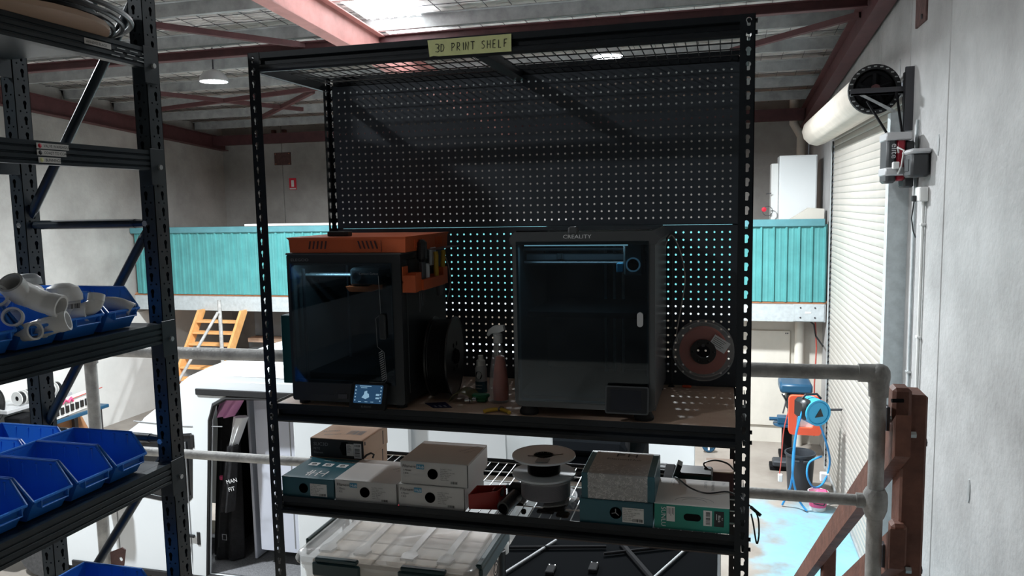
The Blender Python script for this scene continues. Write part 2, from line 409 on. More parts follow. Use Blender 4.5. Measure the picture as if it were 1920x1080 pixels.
# ceiling: sagging foil blanket over wire, ridges at the purlins
m = MB(); nx, ny = 96, 150; rnd = random.Random(3)
for j in range(ny + 1):
    y = YB + (YF - YB) * j / ny
    for i in range(nx + 1):
        x = XL + (XR - XL) * i / nx; ph = ((y - 5.4) % 1.2) / 1.2
        m.v.append((x, y, roof_z(y) - .035 * math.sin(math.pi * ph) ** 2 * (1 + .4 * math.sin(x * 5.2)) + rnd.uniform(-.010, .010)))
for j in range(ny):
    for i in range(nx): a = j * (nx + 1) + i; m.f.append((a, a + 1, a + nx + 2, a + nx + 1)); m.mi.append(0)
ceil = setting('ceiling', m, 'foil', smooth=True, recalc=False)
m = MB()                                               # mesh wire carrying the blanket
for k in range(44):
    x = XL + .3 * k + .1
    m.tube([(x, y, roof_z(y) - .05) for y in (1.5, YF)], .0045, 4)
for k in range(41):
    y = 1.5 + .3 * k; m.tube([(XL, y, roof_z(y) - .054), (XR, y, roof_z(y) - .054)], .0045, 4)
part('safety_wire', m, 'steel_dark', ceil, stuff=True)
def roof_bar(mb, p, q, w, h, drop, k=0):               # box bar lying under the roof between two plan points
    p = Vector((p[0], p[1], roof_z(p[1]) - drop)); q = Vector((q[0], q[1], roof_z(q[1]) - drop)); d = (q - p).normalized()
    s = d.cross(Vector((0, 0, 1))).normalized() * w / 2; u = s.cross(d).normalized() * h / 2
    vs = [p - s - u, p + s - u, p + s + u, p - s + u, q - s - u, q + s - u, q + s + u, q - s + u]
    return mb.add(vs, [(0,3,2,1),(4,5,6,7),(0,1,5,4),(1,2,6,5),(2,3,7,6),(3,0,4,7)], k)
for k in range(9):
    y = 3.0 + 1.2 * k; m = MB(); z = roof_z(y)
    m.prism([(y - .03, z - .22), (y + .035, z - .22), (y + .035, z - .20), (y - .022, z - .212), (y - .022, z - .07), (y - .09, z - .07), (y - .09, z - .06), (y - .03, z - .06)], 'X', XL + .1, XR - .1)
    setting('trim_%d' % (k + 1), m, 'purlin')
def rafter(x, y0, y1, drop, h, matname, n, w=.17):
    m = MB()
    for a, b, ww in ((drop, drop + .014, w), (drop + .014, drop + h - .014, .012), (drop + h - .014, drop + h, w)): roof_bar(m, (x, y0), (x, y1), ww, b - a, (a + b) / 2)
    setting('trim_%d' % n, m, matname)
rafter(-2.80, .5, 13.6, .28, .36, 'red_steel_lit', 20); rafter(XL + .14, 0, 13.6, .27, .30, 'red_steel', 21); rafter(XR - .12, 1, 13.6, .27, .34, 'red_steel', 22)
m = MB(); y = 6.6; z = roof_z(y) - .275
for a, b, d in ((0, .012, .11), (.012, .103, .010), (.103, .115, .11)): m.box((XL + .15, y - d / 2, z - b), (XR - .15, y + d / 2, z - a))
setting('trim_23', m, 'red_steel')
m = MB(); y = 13.2; z = roof_z(y) - .28; m.box((XL + .15, y - .08, z - .22), (XR - .15, y + .08, z)); setting('trim_24', m, 'red_steel')
for i, (p, q) in enumerate((((-5.1, 5.35), (-2.9, 7.6)), ((-7.9, 8.5), (-6.2, 10.6)), ((1.5, 8.4), (2.9, 7.15)), ((-7.5, 11.2), (-5.2, 9.2)), ((-8.9, 9.9), (-5.0, 9.0)))):
    m = MB(); roof_bar(m, p, q, .07, .07, .31); setting('trim_%d' % (30 + i), m, 'red_steel')
for i, (x0, x1, y0, y1) in enumerate(((-2.93, -2.2, 6.68, 7.74), (-2.93, -2.2, 5.48, 6.54), (-2.93, -2.2, 4.28, 5.34), (-8.2, -7.4, 4.0, 5.3))):
    m = MB(); n = 12
    for k in range(n):
        a = x0 + (x1 - x0) * k / n; b = x0 + (x1 - x0) * (k + 1) / n; dz = .012 if k % 2 else 0
        m.add([(a, y0, roof_z(y0) - .075 - dz), (b, y0, roof_z(y0) - .075 - dz), (b, y1, roof_z(y1) - .075 - dz), (a, y1, roof_z(y1) - .075 - dz)], [(0, 1, 2, 3)])
    setting('window_%d' % (i + 1), m, 'skylight_sheet')

def high_bay(loc, power, label, size=.36):
    t = thing('high_bay_lamp', label, 'lamp', loc, 'round high bay lamps under the roof')
    x, y, z = loc; m = MB(); m.lathe([(.05, .16), (.14, .12), (.19, .05), (.205, .0), (.2, -.012), (.19, -.012), (.19, .0)], loc, 'Z', 28); part('housing', m, 'motor_silver', t, True)
    part('lens', MB().lathe([(.001, -.012), (.16, -.012), (.188, -.004)], loc, 'Z', 28), 'lamp_disc', t)
    part('hanger', MB().cyl((x, y, z + .15), (x, y, roof_z(y) - .03), .012, n=8), 'steel_dark', t)
    l = bpy.data.lights.new('lamp_light', 'AREA'); l.shape = 'DISK'; l.size = size; l.energy = power; l.color = (.90, .96, 1.0); l.spread = math.radians(165)
    o = bpy.data.objects.new('lamp_light', l); COL.objects.link(o); o.parent = t; o.location = (0, 0, -.03)
high_bay((-5.71, 7.27, 3.40), LAMP_W, 'round white ceiling lamp glowing left of the black print rack')
high_bay((-.025, 7.43, 3.40), LAMP_W * 1.6, 'round white ceiling lamp glowing through the wire top of the print rack')
high_bay((-5.7, 1.6, 3.9), LAMP_W * 1.25, 'round ceiling lamp over the van, above the picture')
high_bay((.2, 3.0, 3.9), LAMP_W * .12, 'round ceiling lamp above the near rail, above the picture')
high_bay((-3.0, -4.4, 4.3), MEZZ_LAMP, 'round ceiling lamp over the near platform, behind the viewpoint')

# ------------------------------------------------------------------ roller door in the right wall
dr = struct('door_1', (3.0, 7.4, GZ)); yb0, yb1 = 5.2, 9.75; first = None; P = .085
for k in range(59):
    z = GZ + .05 + P * k
    if z > 2.4: break
    if first is None:
        m = MB(); n = 8; poly = []
        poly = [(2.985, z), (2.977, z + .006), (2.974, z + .016), (2.973, z + P * .5), (2.974, z + P - .020), (2.978, z + P - .008)]
        poly += [(2.985, z + P), (2.993, z + P), (2.993, z)]
        m.add([(x, yb0 + .02, zz) for x, zz in poly] + [(x, yb1 - .06, zz) for x, zz in poly], [(i, i + 1, len(poly) + i + 1, len(poly) + i) for i in range(len(poly) - 1)] + [tuple(range(len(poly))), tuple(range(len(poly), 2 * len(poly)))])
        first = part('slat', m, 'door_slat', dr, True)
    else: share(first, 'slat', (0, 0, P * k))
m = MB().box((2.86, yb0 - .11, GZ), (3.03, yb0 + .02, 2.3)); m.box((2.90, yb0 + .02, GZ), (2.94, yb0 + .05, 2.3)); part('guide_rail', m, 'galv_flat', dr)
m = MB().box((2.955, yb1 - .01, GZ), (3.03, yb1 + .07, 2.35)); part('guide_rail', m, 'galv_flat', dr)
m = MB()                                               # dark weather strip with its teeth at the far jamb
for k in range(58): z = GZ + .05 + P * k; m.prism([(z, yb1 - .02), (z + P * .5, yb1 - .10), (z + P, yb1 - .02)], 'X', 2.95, 2.962) if False else m.add([(2.955, yb1 - .015, z), (2.955, yb1 - .085, z + P * .5), (2.955, yb1 - .015, z + P), (2.975, yb1 - .015, z), (2.975, yb1 - .085, z + P * .5), (2.975, yb1 - .015, z + P)], [(0, 1, 2), (3, 5, 4), (0, 3, 4, 1), (1, 4, 5, 2)])
part('weather_strip', m, 'slat_dark', dr)
part('bottom_bar', MB().cbox((2.955, yb0 + .02, GZ), (3.0, yb1 - .06, GZ + .06), .01), 'purlin', dr)

cx, cz = 2.74, 2.53
t = thing('door_drum', 'cream rolled curtain drum with black end wheel above the roller door', 'roller drum', (cx, 5.2, cz))
m = MB(); n = 36; vs = []
for yy in (5.24, 9.72):
    for i in range(n):
        a = 2 * math.pi * i / n; r = .205 + (.006 if i % 3 == 0 else 0); vs.append((cx + r * math.cos(a), yy, cz + r * math.sin(a)))
m.add(vs, [(i, (i + 1) % n, n + (i + 1) % n, n + i) for i in range(n)]); part('rolled_curtain', m, 'drum_skin', t, True)
m = MB(); m.ring([(.185, 5.20), (.225, 5.20), (.225, 5.26), (.185, 5.26)], (cx, 0, cz), 'Y', 36); part('end_ring', m, 'rubber', t)
m = MB()
for i in range(24):
    a = 2 * math.pi * i / 24; c, s_ = math.cos(a), math.sin(a); p = Vector((cx + .205 * c, 5.196, cz + .205 * s_)); m.cbox(p - Vector((.013, .004, .006)), p + Vector((.013, .004, .006)), .002)
part('chain_links', m, 'purlin', t, stuff=True)
m = MB(); m.ring([(.135, 5.22), (.165, 5.22), (.165, 5.25), (.135, 5.25)], (cx, 0, cz), 'Y', 32); m.lathe([(.001, 5.23), (.17, 5.235), (.19, 5.26)], (cx, 0, cz), 'Y', 32)
for i in range(5):
    a = 2 * math.pi * i / 5 + .3; d = Vector((math.cos(a), 0, math.sin(a))); p = Vector((cx, 5.215, cz)); m.cyl(p + d * .03, p + d * .145, .022, n=6)
part('spoked_wheel', m, 'matte_black', t)
m = MB(); m.cyl((cx, 5.12, cz), (cx, 5.24, cz), .018, n=12); m.cyl((cx, 5.15, cz), (cx, 5.2, cz), .04, n=8); part('axle', m, 'red_steel', t)
t = thing('drum_bracket', 'grey steel angle bracket carrying the door drum off the wall', 'bracket', (2.9, 5.15, 2.5))
m = MB(); m.box((2.52, 5.10, cz - .06), (3.02, 5.15, cz - .045)); m.box((2.52, 5.10, cz - .06), (3.02, 5.106, cz)); part('arm', m, 'steel_dark', t)
m = MB(); m.add([(2.60, 5.10, cz - .06), (2.64, 5.10, cz - .06), (2.60, 5.135, cz - .06), (2.99, 5.10, cz - .30), (2.99, 5.10, cz - .26), (2.99, 5.135, cz - .28)], [(0, 1, 4, 3), (0, 3, 5, 2), (1, 2, 5, 4)]); part('strut', m, 'zinc', t)
m = MB(); m.box((2.96, 5.07, cz - .42), (2.975, 5.14, cz + .12)); m.box((2.975, 5.12, cz - .42), (3.03, 5.135, cz + .17)); m.box((2.96, 5.02, cz - .40), (3.03, 5.03, cz + .16)); part('wall_plate', m, 'steel_dark', t)
for k in range(4): m = MB().cyl((2.955, 5.1, cz - .36 + .14 * k), (2.94, 5.1, cz - .36 + .14 * k), .012, n=6); part('bolt', m, 'bolt', t)
for i, (a, b) in enumerate((((2.66, 5.09, cz - .12), (2.80, 4.9, 2.10)), ((2.90, 5.08, cz - .05), (2.92, 4.9, 2.10)))):
    solo('drive_chain', MB().cyl(a, b, .011, n=6), 'matte_black', ['black drive chain on the left between drum and door motor', 'black drive chain on the right between drum and door motor'][i], 'chain', group=None)
for i in range(2): pass
t = thing('door_motor', 'dark and red roller door motor strapped beside the door', 'motor', (2.85, 4.75, 1.85))
m = MB().cbox((2.76, 4.68, 1.66), (2.84, 4.98, 2.06), .02); part('front_cover', m, 'motor_dark', t, True)
m = MB().cbox((2.84, 4.69, 1.68), (2.91, 4.97, 2.05), .015); part('red_body', m, 'motor_red', t, True)
m = MB().cbox((2.91, 4.72, 1.62), (2.99, 4.95, 2.02), .015); part('gearbox', m, 'motor_dark', t, True)
for z in (1.76, 2.06): m = MB().cbox((2.752, 4.67, z - .035), (2.96, 4.985, z + .035), .01); part('silver_strap', m, 'motor_silver', t, True)
m = MB(); text(m, 'ATA', .11, (2.757, 4.82, 1.80), (0, 0, 1), (0, -1, 0)) if False else text(m, 'elite', .075, (2.80, 4.679, 2.0), (0, 0, -1), (1, 0, 0)); part('print', m, 'motor_silver', t)
t = thing('battery_backup', 'dark grey battery box on the wall beside the door motor', 'battery box', (2.95, 4.45, 1.82))
m = MB().cbox((2.88, 4.32, 1.70), (3.02, 4.62, 1.90), .02); part('case', m, 'motor_dark', t, True)
m = MB().cbox((2.87, 4.30, 1.89), (3.03, 4.64, 1.93), .015); part('hood', m, 'motor_silver', t, True)
m = MB().cbox((2.875, 4.40, 1.75), (2.882, 4.55, 1.85), .003); part('door_panel', m, 'printer_dark', t)
m = MB(); m.tube([(2.85, 4.66, 1.92), (2.83, 4.6, 1.96), (2.87, 4.55, 1.93), (2.86, 4.58, 1.80), (2.85, 4.66, 1.74)], .008, 6); m.cbox((2.80, 4.60, 1.78), (2.85, 4.66, 1.84), .006)
solo('motor_cable', m, 'white_plastic', 'pale cable and plug hanging on the door motor', 'cable')
t = thing('power_outlet', 'white wall socket box under the door motor', 'outlet', (3.0, 4.45, 1.58)); m = MB().cbox((2.96, 4.36, 1.50), (3.03, 4.54, 1.62), .008); part('box', m, 'white_plastic', t)
part('plug', MB().cbox((2.93, 4.46, 1.50), (2.965, 4.52, 1.55), .006), 'black_plastic', t)
m = MB().tube([(2.95, 4.5, 1.5), (2.94, 4.52, 1.36), (2.96, 4.54, 1.25), (2.97, 4.5, 1.2)], .006, 5); part('lead', m, 'black_plastic', t)
t = thing('wall_conduit', 'white plastic conduit running down the wall beside the roller door', 'conduit', (3.01, 4.45, -2.6))
part('pipe', MB().cyl((3.01, 4.45, 1.5), (3.01, 4.45, GZ), .014, n=8), 'white_plastic', t)
for z in (1.3, .35, -.55): part('clip', MB().cbox((2.99, 4.42, z), (3.03, 4.48, z + .02), .003), 'white_plastic', t)
t = thing('metal_conduit', 'thin grey steel conduit beside the door guide', 'conduit', (3.01, 4.78, GZ)); part('pipe', MB().cyl((3.015, 4.78, 2.2), (3.015, 4.78, GZ), .012, n=8), 'galv_flat', t); part('clip', MB().cbox((2.99, 4.75, -.02), (3.03, 4.81, 0), .003), 'bolt', t)
t = thing('wall_plate', 'rusted dark steel cast in plate high on the right wall', 'plate', (3.02, 4.8, 3.15)); part('plate', MB().cbox((3.012, 4.62, 3.0), (3.034, 4.98, 3.36), .004), 'rust', t)
for z in (3.05, 3.3): part('bolt', MB().cyl((3.0, 4.72, z), (3.02, 4.72, z), .02, n=6), 'steel_dark', t)
for i, (y, z, l) in enumerate(((5.62, 2.77, 'small grey patch in the wall above the door motor'), (4.12, 1.94, 'small grey patch in the wall right of the battery box'), (3.0, -.45, 'chipped grey patch in the wall beside the timber post'))):
    solo('wall_patch', MB().lathe([(.001, 0), (.045, .002), (.05, .008)], (0, 0, 0), 'X', 10).map(lambda a, b, c: (3.022 + a, y + b * .6, z + c * 1.8)), 'purlin', l, 'patch')

# ------------------------------------------------------------------ far mezzanine across the hall
YM = 10.5
m = MB(); m.prism([(YM, -.43), (YM + .09, -.43), (YM + .09, -.418), (YM + .012, -.418), (YM + .012, -.142), (YM + .09, -.142), (YM + .09, -.13), (YM, -.13)], 'X', XL, XR - .02); setting('trim_40', m, 'galv_flat')
setting('floor_far_mezzanine', MB().box((XL, YM + .02, -.13), (XR, YF, -.09)), 'ply')
m = MB().box((XL, YM - .01, -.135), (XR - .03, YM + .03, -.115)); setting('trim_41', m, 'copper')
t = thing('balustrade', 'teal ribbed steel balustrade along the far platform', 'balustrade', (-4, YM, -.11))
RP = (XR - .02 - (XL + .08)) / 68
def rib_sheet(x0, nr):
    pts = []
    for k in range(nr):
        a = x0 + RP * k; pts += [(a, .0), (a + .045, .0), (a + .055, -.004), (a + .075, -.004), (a + .085, 0), (a + .130, 0), (a + .142, -.028), (a + .168, -.028), (a + .18, 0)]
    pts.append((x0 + RP * nr, 0)); m = MB(); N = len(pts)
    m.add([(x, YM + y, -.105) for x, y in pts] + [(x, YM + y, 1.14) for x, y in pts] + [(x, YM + y + .003, -.105) for x, y in pts] + [(x, YM + y + .003, 1.14) for x, y in pts],
          [(i, i + 1, N + i + 1, N + i) for i in range(N - 1)] + [(2 * N + i + 1, 2 * N + i, 3 * N + i, 3 * N + i + 1) for i in range(N - 1)] + [(N + i, N + i + 1, 3 * N + i + 1, 3 * N + i) for i in range(N - 1)])
    return m
sh = None; x = XL + .08; k = 0
while k < 17:
    if sh is None: sh = part('ribbed_sheet', rib_sheet(x, 4), 'teal_sheet', t, recalc=False); sx = x
    else: share(sh, 'ribbed_sheet', (x - sx, 0, 0))
    x += RP * 4; k += 1
m = MB().cbox((XL + .02, YM - .05, 1.11), (XR - .06, YM + .07, 1.225), .008); part('top_cap', m, 'teal_cap', t)
solo('white_plank', MB().cbox((-7.48, YM - .06, 1.227), (-1.2, YM + .10, 1.27), .004), 'white_wall', 'long white plank lying on the teal balustrade', 'plank')
t = thing('beam_plate', 'bolted end of the grey platform beam by the roller door', 'plate', (2.8, YM, -.3))
part('plate', MB().cbox((2.52, YM - .012, -.42), (2.99, YM - .001, -.14), .003), 'galv_flat', t)
for x in (2.63, 2.85):
    for z in (-.20, -.36): part('bolt', MB().cyl((x, YM - .02, z), (x, YM - .01, z), .014, n=6), 'steel_dark', t)
part('sticker', MB().cbox((2.70, YM - .016, -.295), (2.79, YM - .011, -.265), .001), 'paper', t)
# wall under the far mezzanine
m = MB().box((1.2, 11.0, GZ), (XR, 11.12, -.42)); setting('wall_under_mezzanine', m, 'cream_wall')
m = MB().box((-7.0, 12.2, GZ), (1.2, 12.3, -.42)); setting('wall_store', m, 'cream_wall')
t = thing('wall_board', 'flat cream board fixed on the wall under the far platform', 'board', (2.2, 10.97, -1.5)); part('sheet', MB().cbox((1.30, 10.965, GZ + .3), (2.52, 10.998, -.66), .004), 'cream_wall', t); 
for x in (2.45, 2.48): part('screw', MB().cyl((x, 10.96, -.70), (x, 10.966, -.70), .012, n=6), 'steel_dark', t)
solo('downpipe', MB().cyl((2.66, 10.9, GZ), (2.66, 10.9, -.43), .075, n=16), 'cream_wall', 'cream round downpipe under the far platform', 'pipe', True)
m = MB().tube([(2.72, 13.45, 3.45), (2.72, 13.45, 3.0), (2.86, 13.45, 2.75), (2.86, 13.45, 2.2), (2.86, 13.45, -.1)], .085, 14); solo('roof_downpipe', m, 'cream_wall', 'bent cream downpipe on the far wall behind the door drum', 'pipe', True)
m = MB().tube([(2.88, 10.7, -.44), (2.92, 10.8, -.9), (2.9, 10.8, -1.5), (2.91, 10.8, -2.4)], .012, 6); solo('red_cable', m, 'cable_red', 'dark red cable hanging down beside the roller door jamb', 'cable')
m = MB().tube([(2.80, 10.6, -.44), (2.86, 10.7, -.5), (2.9, 10.75, -.7), (2.97, 10.4, -.8)], .014, 6); solo('black_cable', m, 'black_plastic', 'black cable looped under the beam end beside the door', 'cable')
t = thing('white_cabinet', 'tall white cabinet on the far platform by the wall', 'cabinet', (2.55, 11.4, -.1))
part('body', MB().cbox((2.32, 11.2, -.09), (2.915, 11.75, 2.27), .006), 'cabinet_white', t); part('side_shelf', MB().cbox((2.2, 11.35, -.09), (2.315, 11.75, 2.15), .006), 'white_plastic', t)
part('door', MB().cbox((2.34, 11.188, -.02), (2.90, 11.199, 2.25), .004), 'cabinet_white', t)
m = MB().tube([(2.2, 11.3, 1.65), (2.12, 11.25, 1.64)], .008, 6); part('hook', m, 'steel_dark', t)
t = thing('label_machine', 'low cream machine standing on the far platform below the cabinet top', 'machine', (2.7, 10.85, -.1))
m = MB().prism([(2.42, 1.1), (2.98, 1.1), (2.98, 1.38), (2.75, 1.40), (2.44, 1.20)], 'Y', 10.7, 10.95); part('body', m, 'cream_wall', t); part('pedestal', MB().cbox((2.4, 10.7, -.09), (3.0, 10.98, 1.1), .01), 'white_plastic', t)
t = thing('round_fitting', 'small red and silver round thing hanging left of the white cabinet', 'wheel', (2.12, 11.2, 1.35)); part('rim', MB().ring([(.075, -.01), (.085, -.01), (.085, .01), (.075, .01)], (2.14, 11.2, 1.35), 'Y', 20), 'steel_dark', t); part('lamp', MB().lathe([(.001, -.02), (.04, -.015), (.04, .02), (.001, .03)], (2.08, 11.18, 1.38), 'Y', 12), 'sign_red', t)
# far wall signs
t = thing('fire_sign', 'red and white fire extinguisher sign on the far wall', 'sign', (-8.31, 13.69, 2.12)); part('plate', MB().box((-8.40, 13.675, 1.99), (-8.22, 13.69, 2.26)), 'sign_red', t); part('pictogram', MB().cbox((-8.345, 13.67, 2.06), (-8.275, 13.676, 2.21), .004), 'paper', t); part('footer', MB().box((-8.39, 13.672, 2.0), (-8.23, 13.676, 2.03)), 'paper', t)
t = thing('wall_plaque', 'dark brown steel plate bolted on the far concrete wall', 'plate', (-8.55, 13.69, 2.7)); part('plate', MB().cbox((-8.76, 13.67, 2.57), (-8.33, 13.70, 2.86), .006), 'rust', t)
for x in (-8.72, -8.37):
    for z in (2.6, 2.83): part('bolt', MB().cyl((x, 13.66, z), (x, 13.672, z), .014, n=6), 'copper', t)
for i, (x, l) in enumerate(((-8.72, 'dark steel cleat at the top of the far wall, left one'), (-8.45, 'dark steel cleat at the top of the far wall, right one'))): solo('roof_cleat', MB().cbox((x - .04, 13.6, 3.28), (x + .04, 13.7, 3.38), .004), 'rust', l, 'cleat')

# timber stair up to the far mezzanine
t = thing('timber_stair', 'orange pine stair with open treads rising to the far platform', 'stair', (-8.05, 9.0, GZ))
y1, z1 = 10.45, -.40; y0 = 8.93; sl = (z1 - GZ) / (y1 - y0)
for x in (-8.57, -7.62):
    m = MB(); m.prism([(y0 - .12, GZ), (y0 + .10, GZ), (y1 + .10, z1), (y1 - .12, z1)], 'X', x, x + .05); part('stringer', m, 'timber_pine', t)
first = None
for k in range(10):
    z = GZ + .2 + .2 * k; y = y0 + (z - GZ) / sl; m = MB().cbox((-8.52, y - .10, z - .035), (-7.62, y + .14, z), .004)
    if first is None: first = part('tread', m, 'timber_pine', t); fy, fz = y, z
    else: share(first, 'tread', (0, y - fy, z - fz))
solo('stair_post', MB().cyl((-7.53, 9.6, GZ), (-7.53, 9.6, -.1), .035, n=10), 'galv_pipe', 'grey steel post standing beside the pine stair', 'post', True)
solo('stair_handrail', MB().cyl((-8.30, 8.85, -2.0), (-7.53, 9.55, -.32), .028, n=10), 'galv_pipe', 'grey steel diagonal pipe crossing in front of the pine stair', 'handrail', True)
t = thing('dark_counter', 'dark cabinet with a pale bench top under the far platform', 'cabinet', (-7.0, 11.4, GZ))
part('upper_panel', MB().cbox((-7.95, 11.3, -1.06), (-5.6, 11.35, -.45), .01), 'printer_grey', t); part('bench_top', MB().cbox((-7.99, 11.1, -1.16), (-5.4, 11.6, -1.07), .005), 'carton_brown', t); part('lower_panel', MB().cbox((-8.05, 11.2, GZ), (-5.5, 11.55, -1.16), .01), 'printer_grey', t)

# bay under the far mezzanine, right: tools and bins
t = thing('drill_press', 'pedestal drill press with blue head in the far right corner', 'drill press', (2.45, 10.2, GZ))
part('column', MB().cyl((2.52, 10.25, GZ), (2.52, 10.25, -1.4), .05, n=14), 'zinc', t, True)
part('base', MB().cbox((2.32, 9.95, GZ), (2.72, 10.4, GZ + .08), .01), 'matte_black', t)
m = MB().cbox((2.30, 9.9, -1.48), (2.78, 10.45, -1.33), .03); part('belt_cover', m, 'drill_blue', t, True)
m = MB().cbox((2.40, 9.95, -1.75), (2.62, 10.3, -1.48), .03); m.cyl((2.46, 10.0, -2.0), (2.46, 10.0, -1.7), .04, n=12); m.cyl((2.46, 10.0, -2.08), (2.46, 10.0, -2.0), .025, .015, n=10); part('head', m, 'motor_dark', t)
part('motor', MB().cyl((2.70, 10.3, -1.75), (2.70, 10.3, -1.50), .10, n=14), 'matte_black', t, True)
m = MB()
for a in (.3, 2.4, 4.5): m.cyl((2.40, 10.0, -1.62), (2.40 - .05, 10.0 + .2 * math.cos(a), -1.62 + .2 * math.sin(a)), .012, n=6)
part('feed_handle', m, 'steel_dark', t)
m = MB().lathe([(.001, .0), (.17, .0), (.17, .03), (.03, .05)], (2.38, 10.05, -2.02), 'Z', 20); m.cyl((2.15, 10.0, -1.92), (2.30, 10.0, -1.92), .03, n=8); m.cbox((2.27, 9.92, -1.98), (2.47, 10.1, -1.87), .01); part('table', m, 'drill_blue', t)
part('switch', MB().cbox((2.31, 9.93, -1.46), (2.36, 9.96, -1.38), .004), 'orange_print', t)
part('stand', MB().cbox((2.36, 10.08, GZ + .08), (2.5, 10.3, -2.05), .01), 'matte_black', t)
rx, ry, rz = 2.57, 8.0, -1.235
t = thing('hose_reel', 'blue and black wall hose reel by the roller door', 'hose reel', (rx, ry, rz))
def reel_xf(x, y, z):          # local -Y is the drum face, turned a little towards the door
    c, s_ = math.cos(.42), math.sin(.42); return (rx + x * c - y * s_, ry + x * s_ + y * c, rz + z)
m = MB().lathe([(.001, -.15), (.13, -.15), (.165, -.125), (.172, -.09), (.172, .10), (.15, .13), (.001, .13)], (0, 0, 0), 'Y', 30).map(reel_xf); part('drum_case', m, 'reel_blue', t, True)
m = MB().cbox((-.20, -.13, -.10), (-.05, .14, .165), .04).map(reel_xf); part('black_half', m, 'black_plastic', t, True)
m = MB().tube([(-.15, 0, .16), (-.10, 0, .215), (.06, 0, .215), (.12, 0, .15)], .016, 8).map(reel_xf); part('carry_handle', m, 'black_plastic', t, True)
m = MB().ring([(.150, -.152), (.172, -.152), (.172, -.128), (.150, -.128)], (0, 0, 0), 'Y', 30).map(reel_xf); part('rim', m, 'reel_blue', t, True)
m = MB().prism([(-.05, -.055), (.065, -.045), (.025, .06)], 'Y', -.160, -.149).map(reel_xf); part('triangle_badge', m, 'black_plastic', t)
part('swivel_arm', MB().cyl((rx + .02, ry + .22, rz - .05), (3.0, ry + .30, rz - .05), .016, n=8), 'steel_dark', t)
t = thing('orange_backplate', 'orange red square frame hanging behind the hose reel', 'frame', (2.5, 8.35, -1.5))
m = MB().holed(rrect(2.30, -1.66, 2.72, -1.12, .05), [rrect(2.40, -1.56, 2.62, -1.24, .04)], 'Y', 8.28, 8.36); part('frame', m, 'orange_red', t); part('inner_plate', MB().box((2.39, 8.33, -1.57), (2.63, 8.35, -1.23)), 'paper', t)
def hose(name, pts, r, mt, label):
    # smooth curve through the points
    P_ = [Vector(p) for p in pts]; out = []
    for i in range(len(P_) - 1):
        p0 = P_[max(i-1, 0)]; p1 = P_[i]; p2 = P_[i+1]; p3 = P_[min(i+2, len(P_)-1)]
        for k in range(6):
            u = k / 6; out.append(.5 * ((2*p1) + (p2-p0)*u + (2*p0-5*p1+4*p2-p3)*u*u + (-p0+3*p1-3*p2+p3)*u**3))
    out.append(P_[-1]); return solo(name, MB().tube(out, r, 7), mt, label, 'hose' if 'hose' in name else 'strand' if 'strand' in name else 'cable', True)
hose('air_hose', [(2.43, 7.85, -1.22), (2.36, 7.85, -1.55), (2.33, 7.9, -2.1), (2.30, 8.0, -2.35), (2.22, 8.05, -2.58)], .014, 'hose_blue', 'straight blue hose hanging from reel, left strand ending left of the bin')
hose('air_hose', [(2.40, 7.9, -1.3), (2.34, 7.95, -1.8), (2.34, 7.9, -2.15), (2.42, 7.95, -2.45), (2.52, 7.9, -2.58)], .014, 'hose_blue', 'blue hose from reel curving right in front of the black bin')
hose('air_hose', [(2.66, 7.9, -1.40), (2.78, 8.1, -1.75), (2.84, 8.3, -2.05), (2.76, 8.25, -2.3), (2.62, 8.1, -2.32), (2.53, 8.05, -2.15), (2.56, 8.1, -1.98), (2.72, 8.15, -1.90)], .014, 'hose_blue', 'blue hose loop hanging under the reel beside the door jamb')
m = MB().cbox((2.72, 8.28, -2.30), (2.84, 8.36, -2.18), .01); solo('hose_coupling', m, 'white_plastic', 'pale plastic coupling at the end of the looped blue hose', 'coupling')
hose('red_lead', [(2.33, 8.35, -1.25), (2.25, 8.35, -1.6), (2.22, 8.35, -2.05), (2.20, 8.35, -2.25)], .008, 'cable_red', 'thin red lead hanging left of the hose reel')
solo('lead_plug', MB().cbox((2.18, 8.32, -2.36), (2.24, 8.38, -2.25), .01), 'white_plastic', 'clear plug at the end of the red lead', 'plug')
bx, by = 2.50, 8.72
t = thing('dust_bin', 'round black plastic bin standing by the roller door', 'bin', (bx, by, GZ))
part('tub', MB().lathe([(.15, .0), (.165, .01), (.195, .52), (.205, .56), (.195, .56), (.185, .52), (.155, .03), (.001, .03)], (bx, by, GZ), 'Z', 28), 'bin_black', t, True)
part('rim', MB().ring([(.195, .535), (.212, .535), (.212, .565), (.195, .565)], (bx, by, GZ), 'Z', 28), 'bin_black', t, True)
for s in (-1, 1): part('handle', MB().cbox((bx + s * .06 - .035, by - .225, GZ + .47), (bx + s * .06 + .035, by - .195, GZ + .50), .005), 'bin_black', t)
bx, by = 2.67, 8.05
t = thing('paint_bucket', 'white bucket with pink label at the foot of the door', 'bucket', (bx, by, GZ))
part('pail', MB().lathe([(.10, .0), (.125, .24), (.132, .25), (.122, .25), (.098, .01), (.001, .01)], (bx, by, GZ), 'Z', 22), 'white_plastic', t, True)
part('label', MB().lathe([(.108, .05), (.125, .20)], (bx, by, GZ), 'Z', 22), 'pink', t, True)
part('handle', MB().tube([(bx + .12, by - .05, GZ + .2), (bx + .06, by - .13, GZ + .10), (bx - .06, by - .13, GZ + .12), (bx - .12, by - .05, GZ + .2)], .008, 6), 'black_plastic', t)
solo('toy_drill', MB().cbox((bx - .04, by - .1, GZ + .10), (bx + .12, by - .02, GZ + .30), .03), 'pink', 'pink tool leaning in the white bucket', 'tool')
t = thing('pedal_unit', 'small black floor pedal box near the black bin', 'pedal', (2.25, 9.6, GZ)); part('base', MB().cbox((2.14, 9.5, GZ), (2.42, 9.75, GZ + .07), .01), 'matte_black', t); part('pedal', MB().cbox((2.18, 9.47, GZ + .07), (2.40, 9.7, GZ + .16), .02), 'bin_black', t)
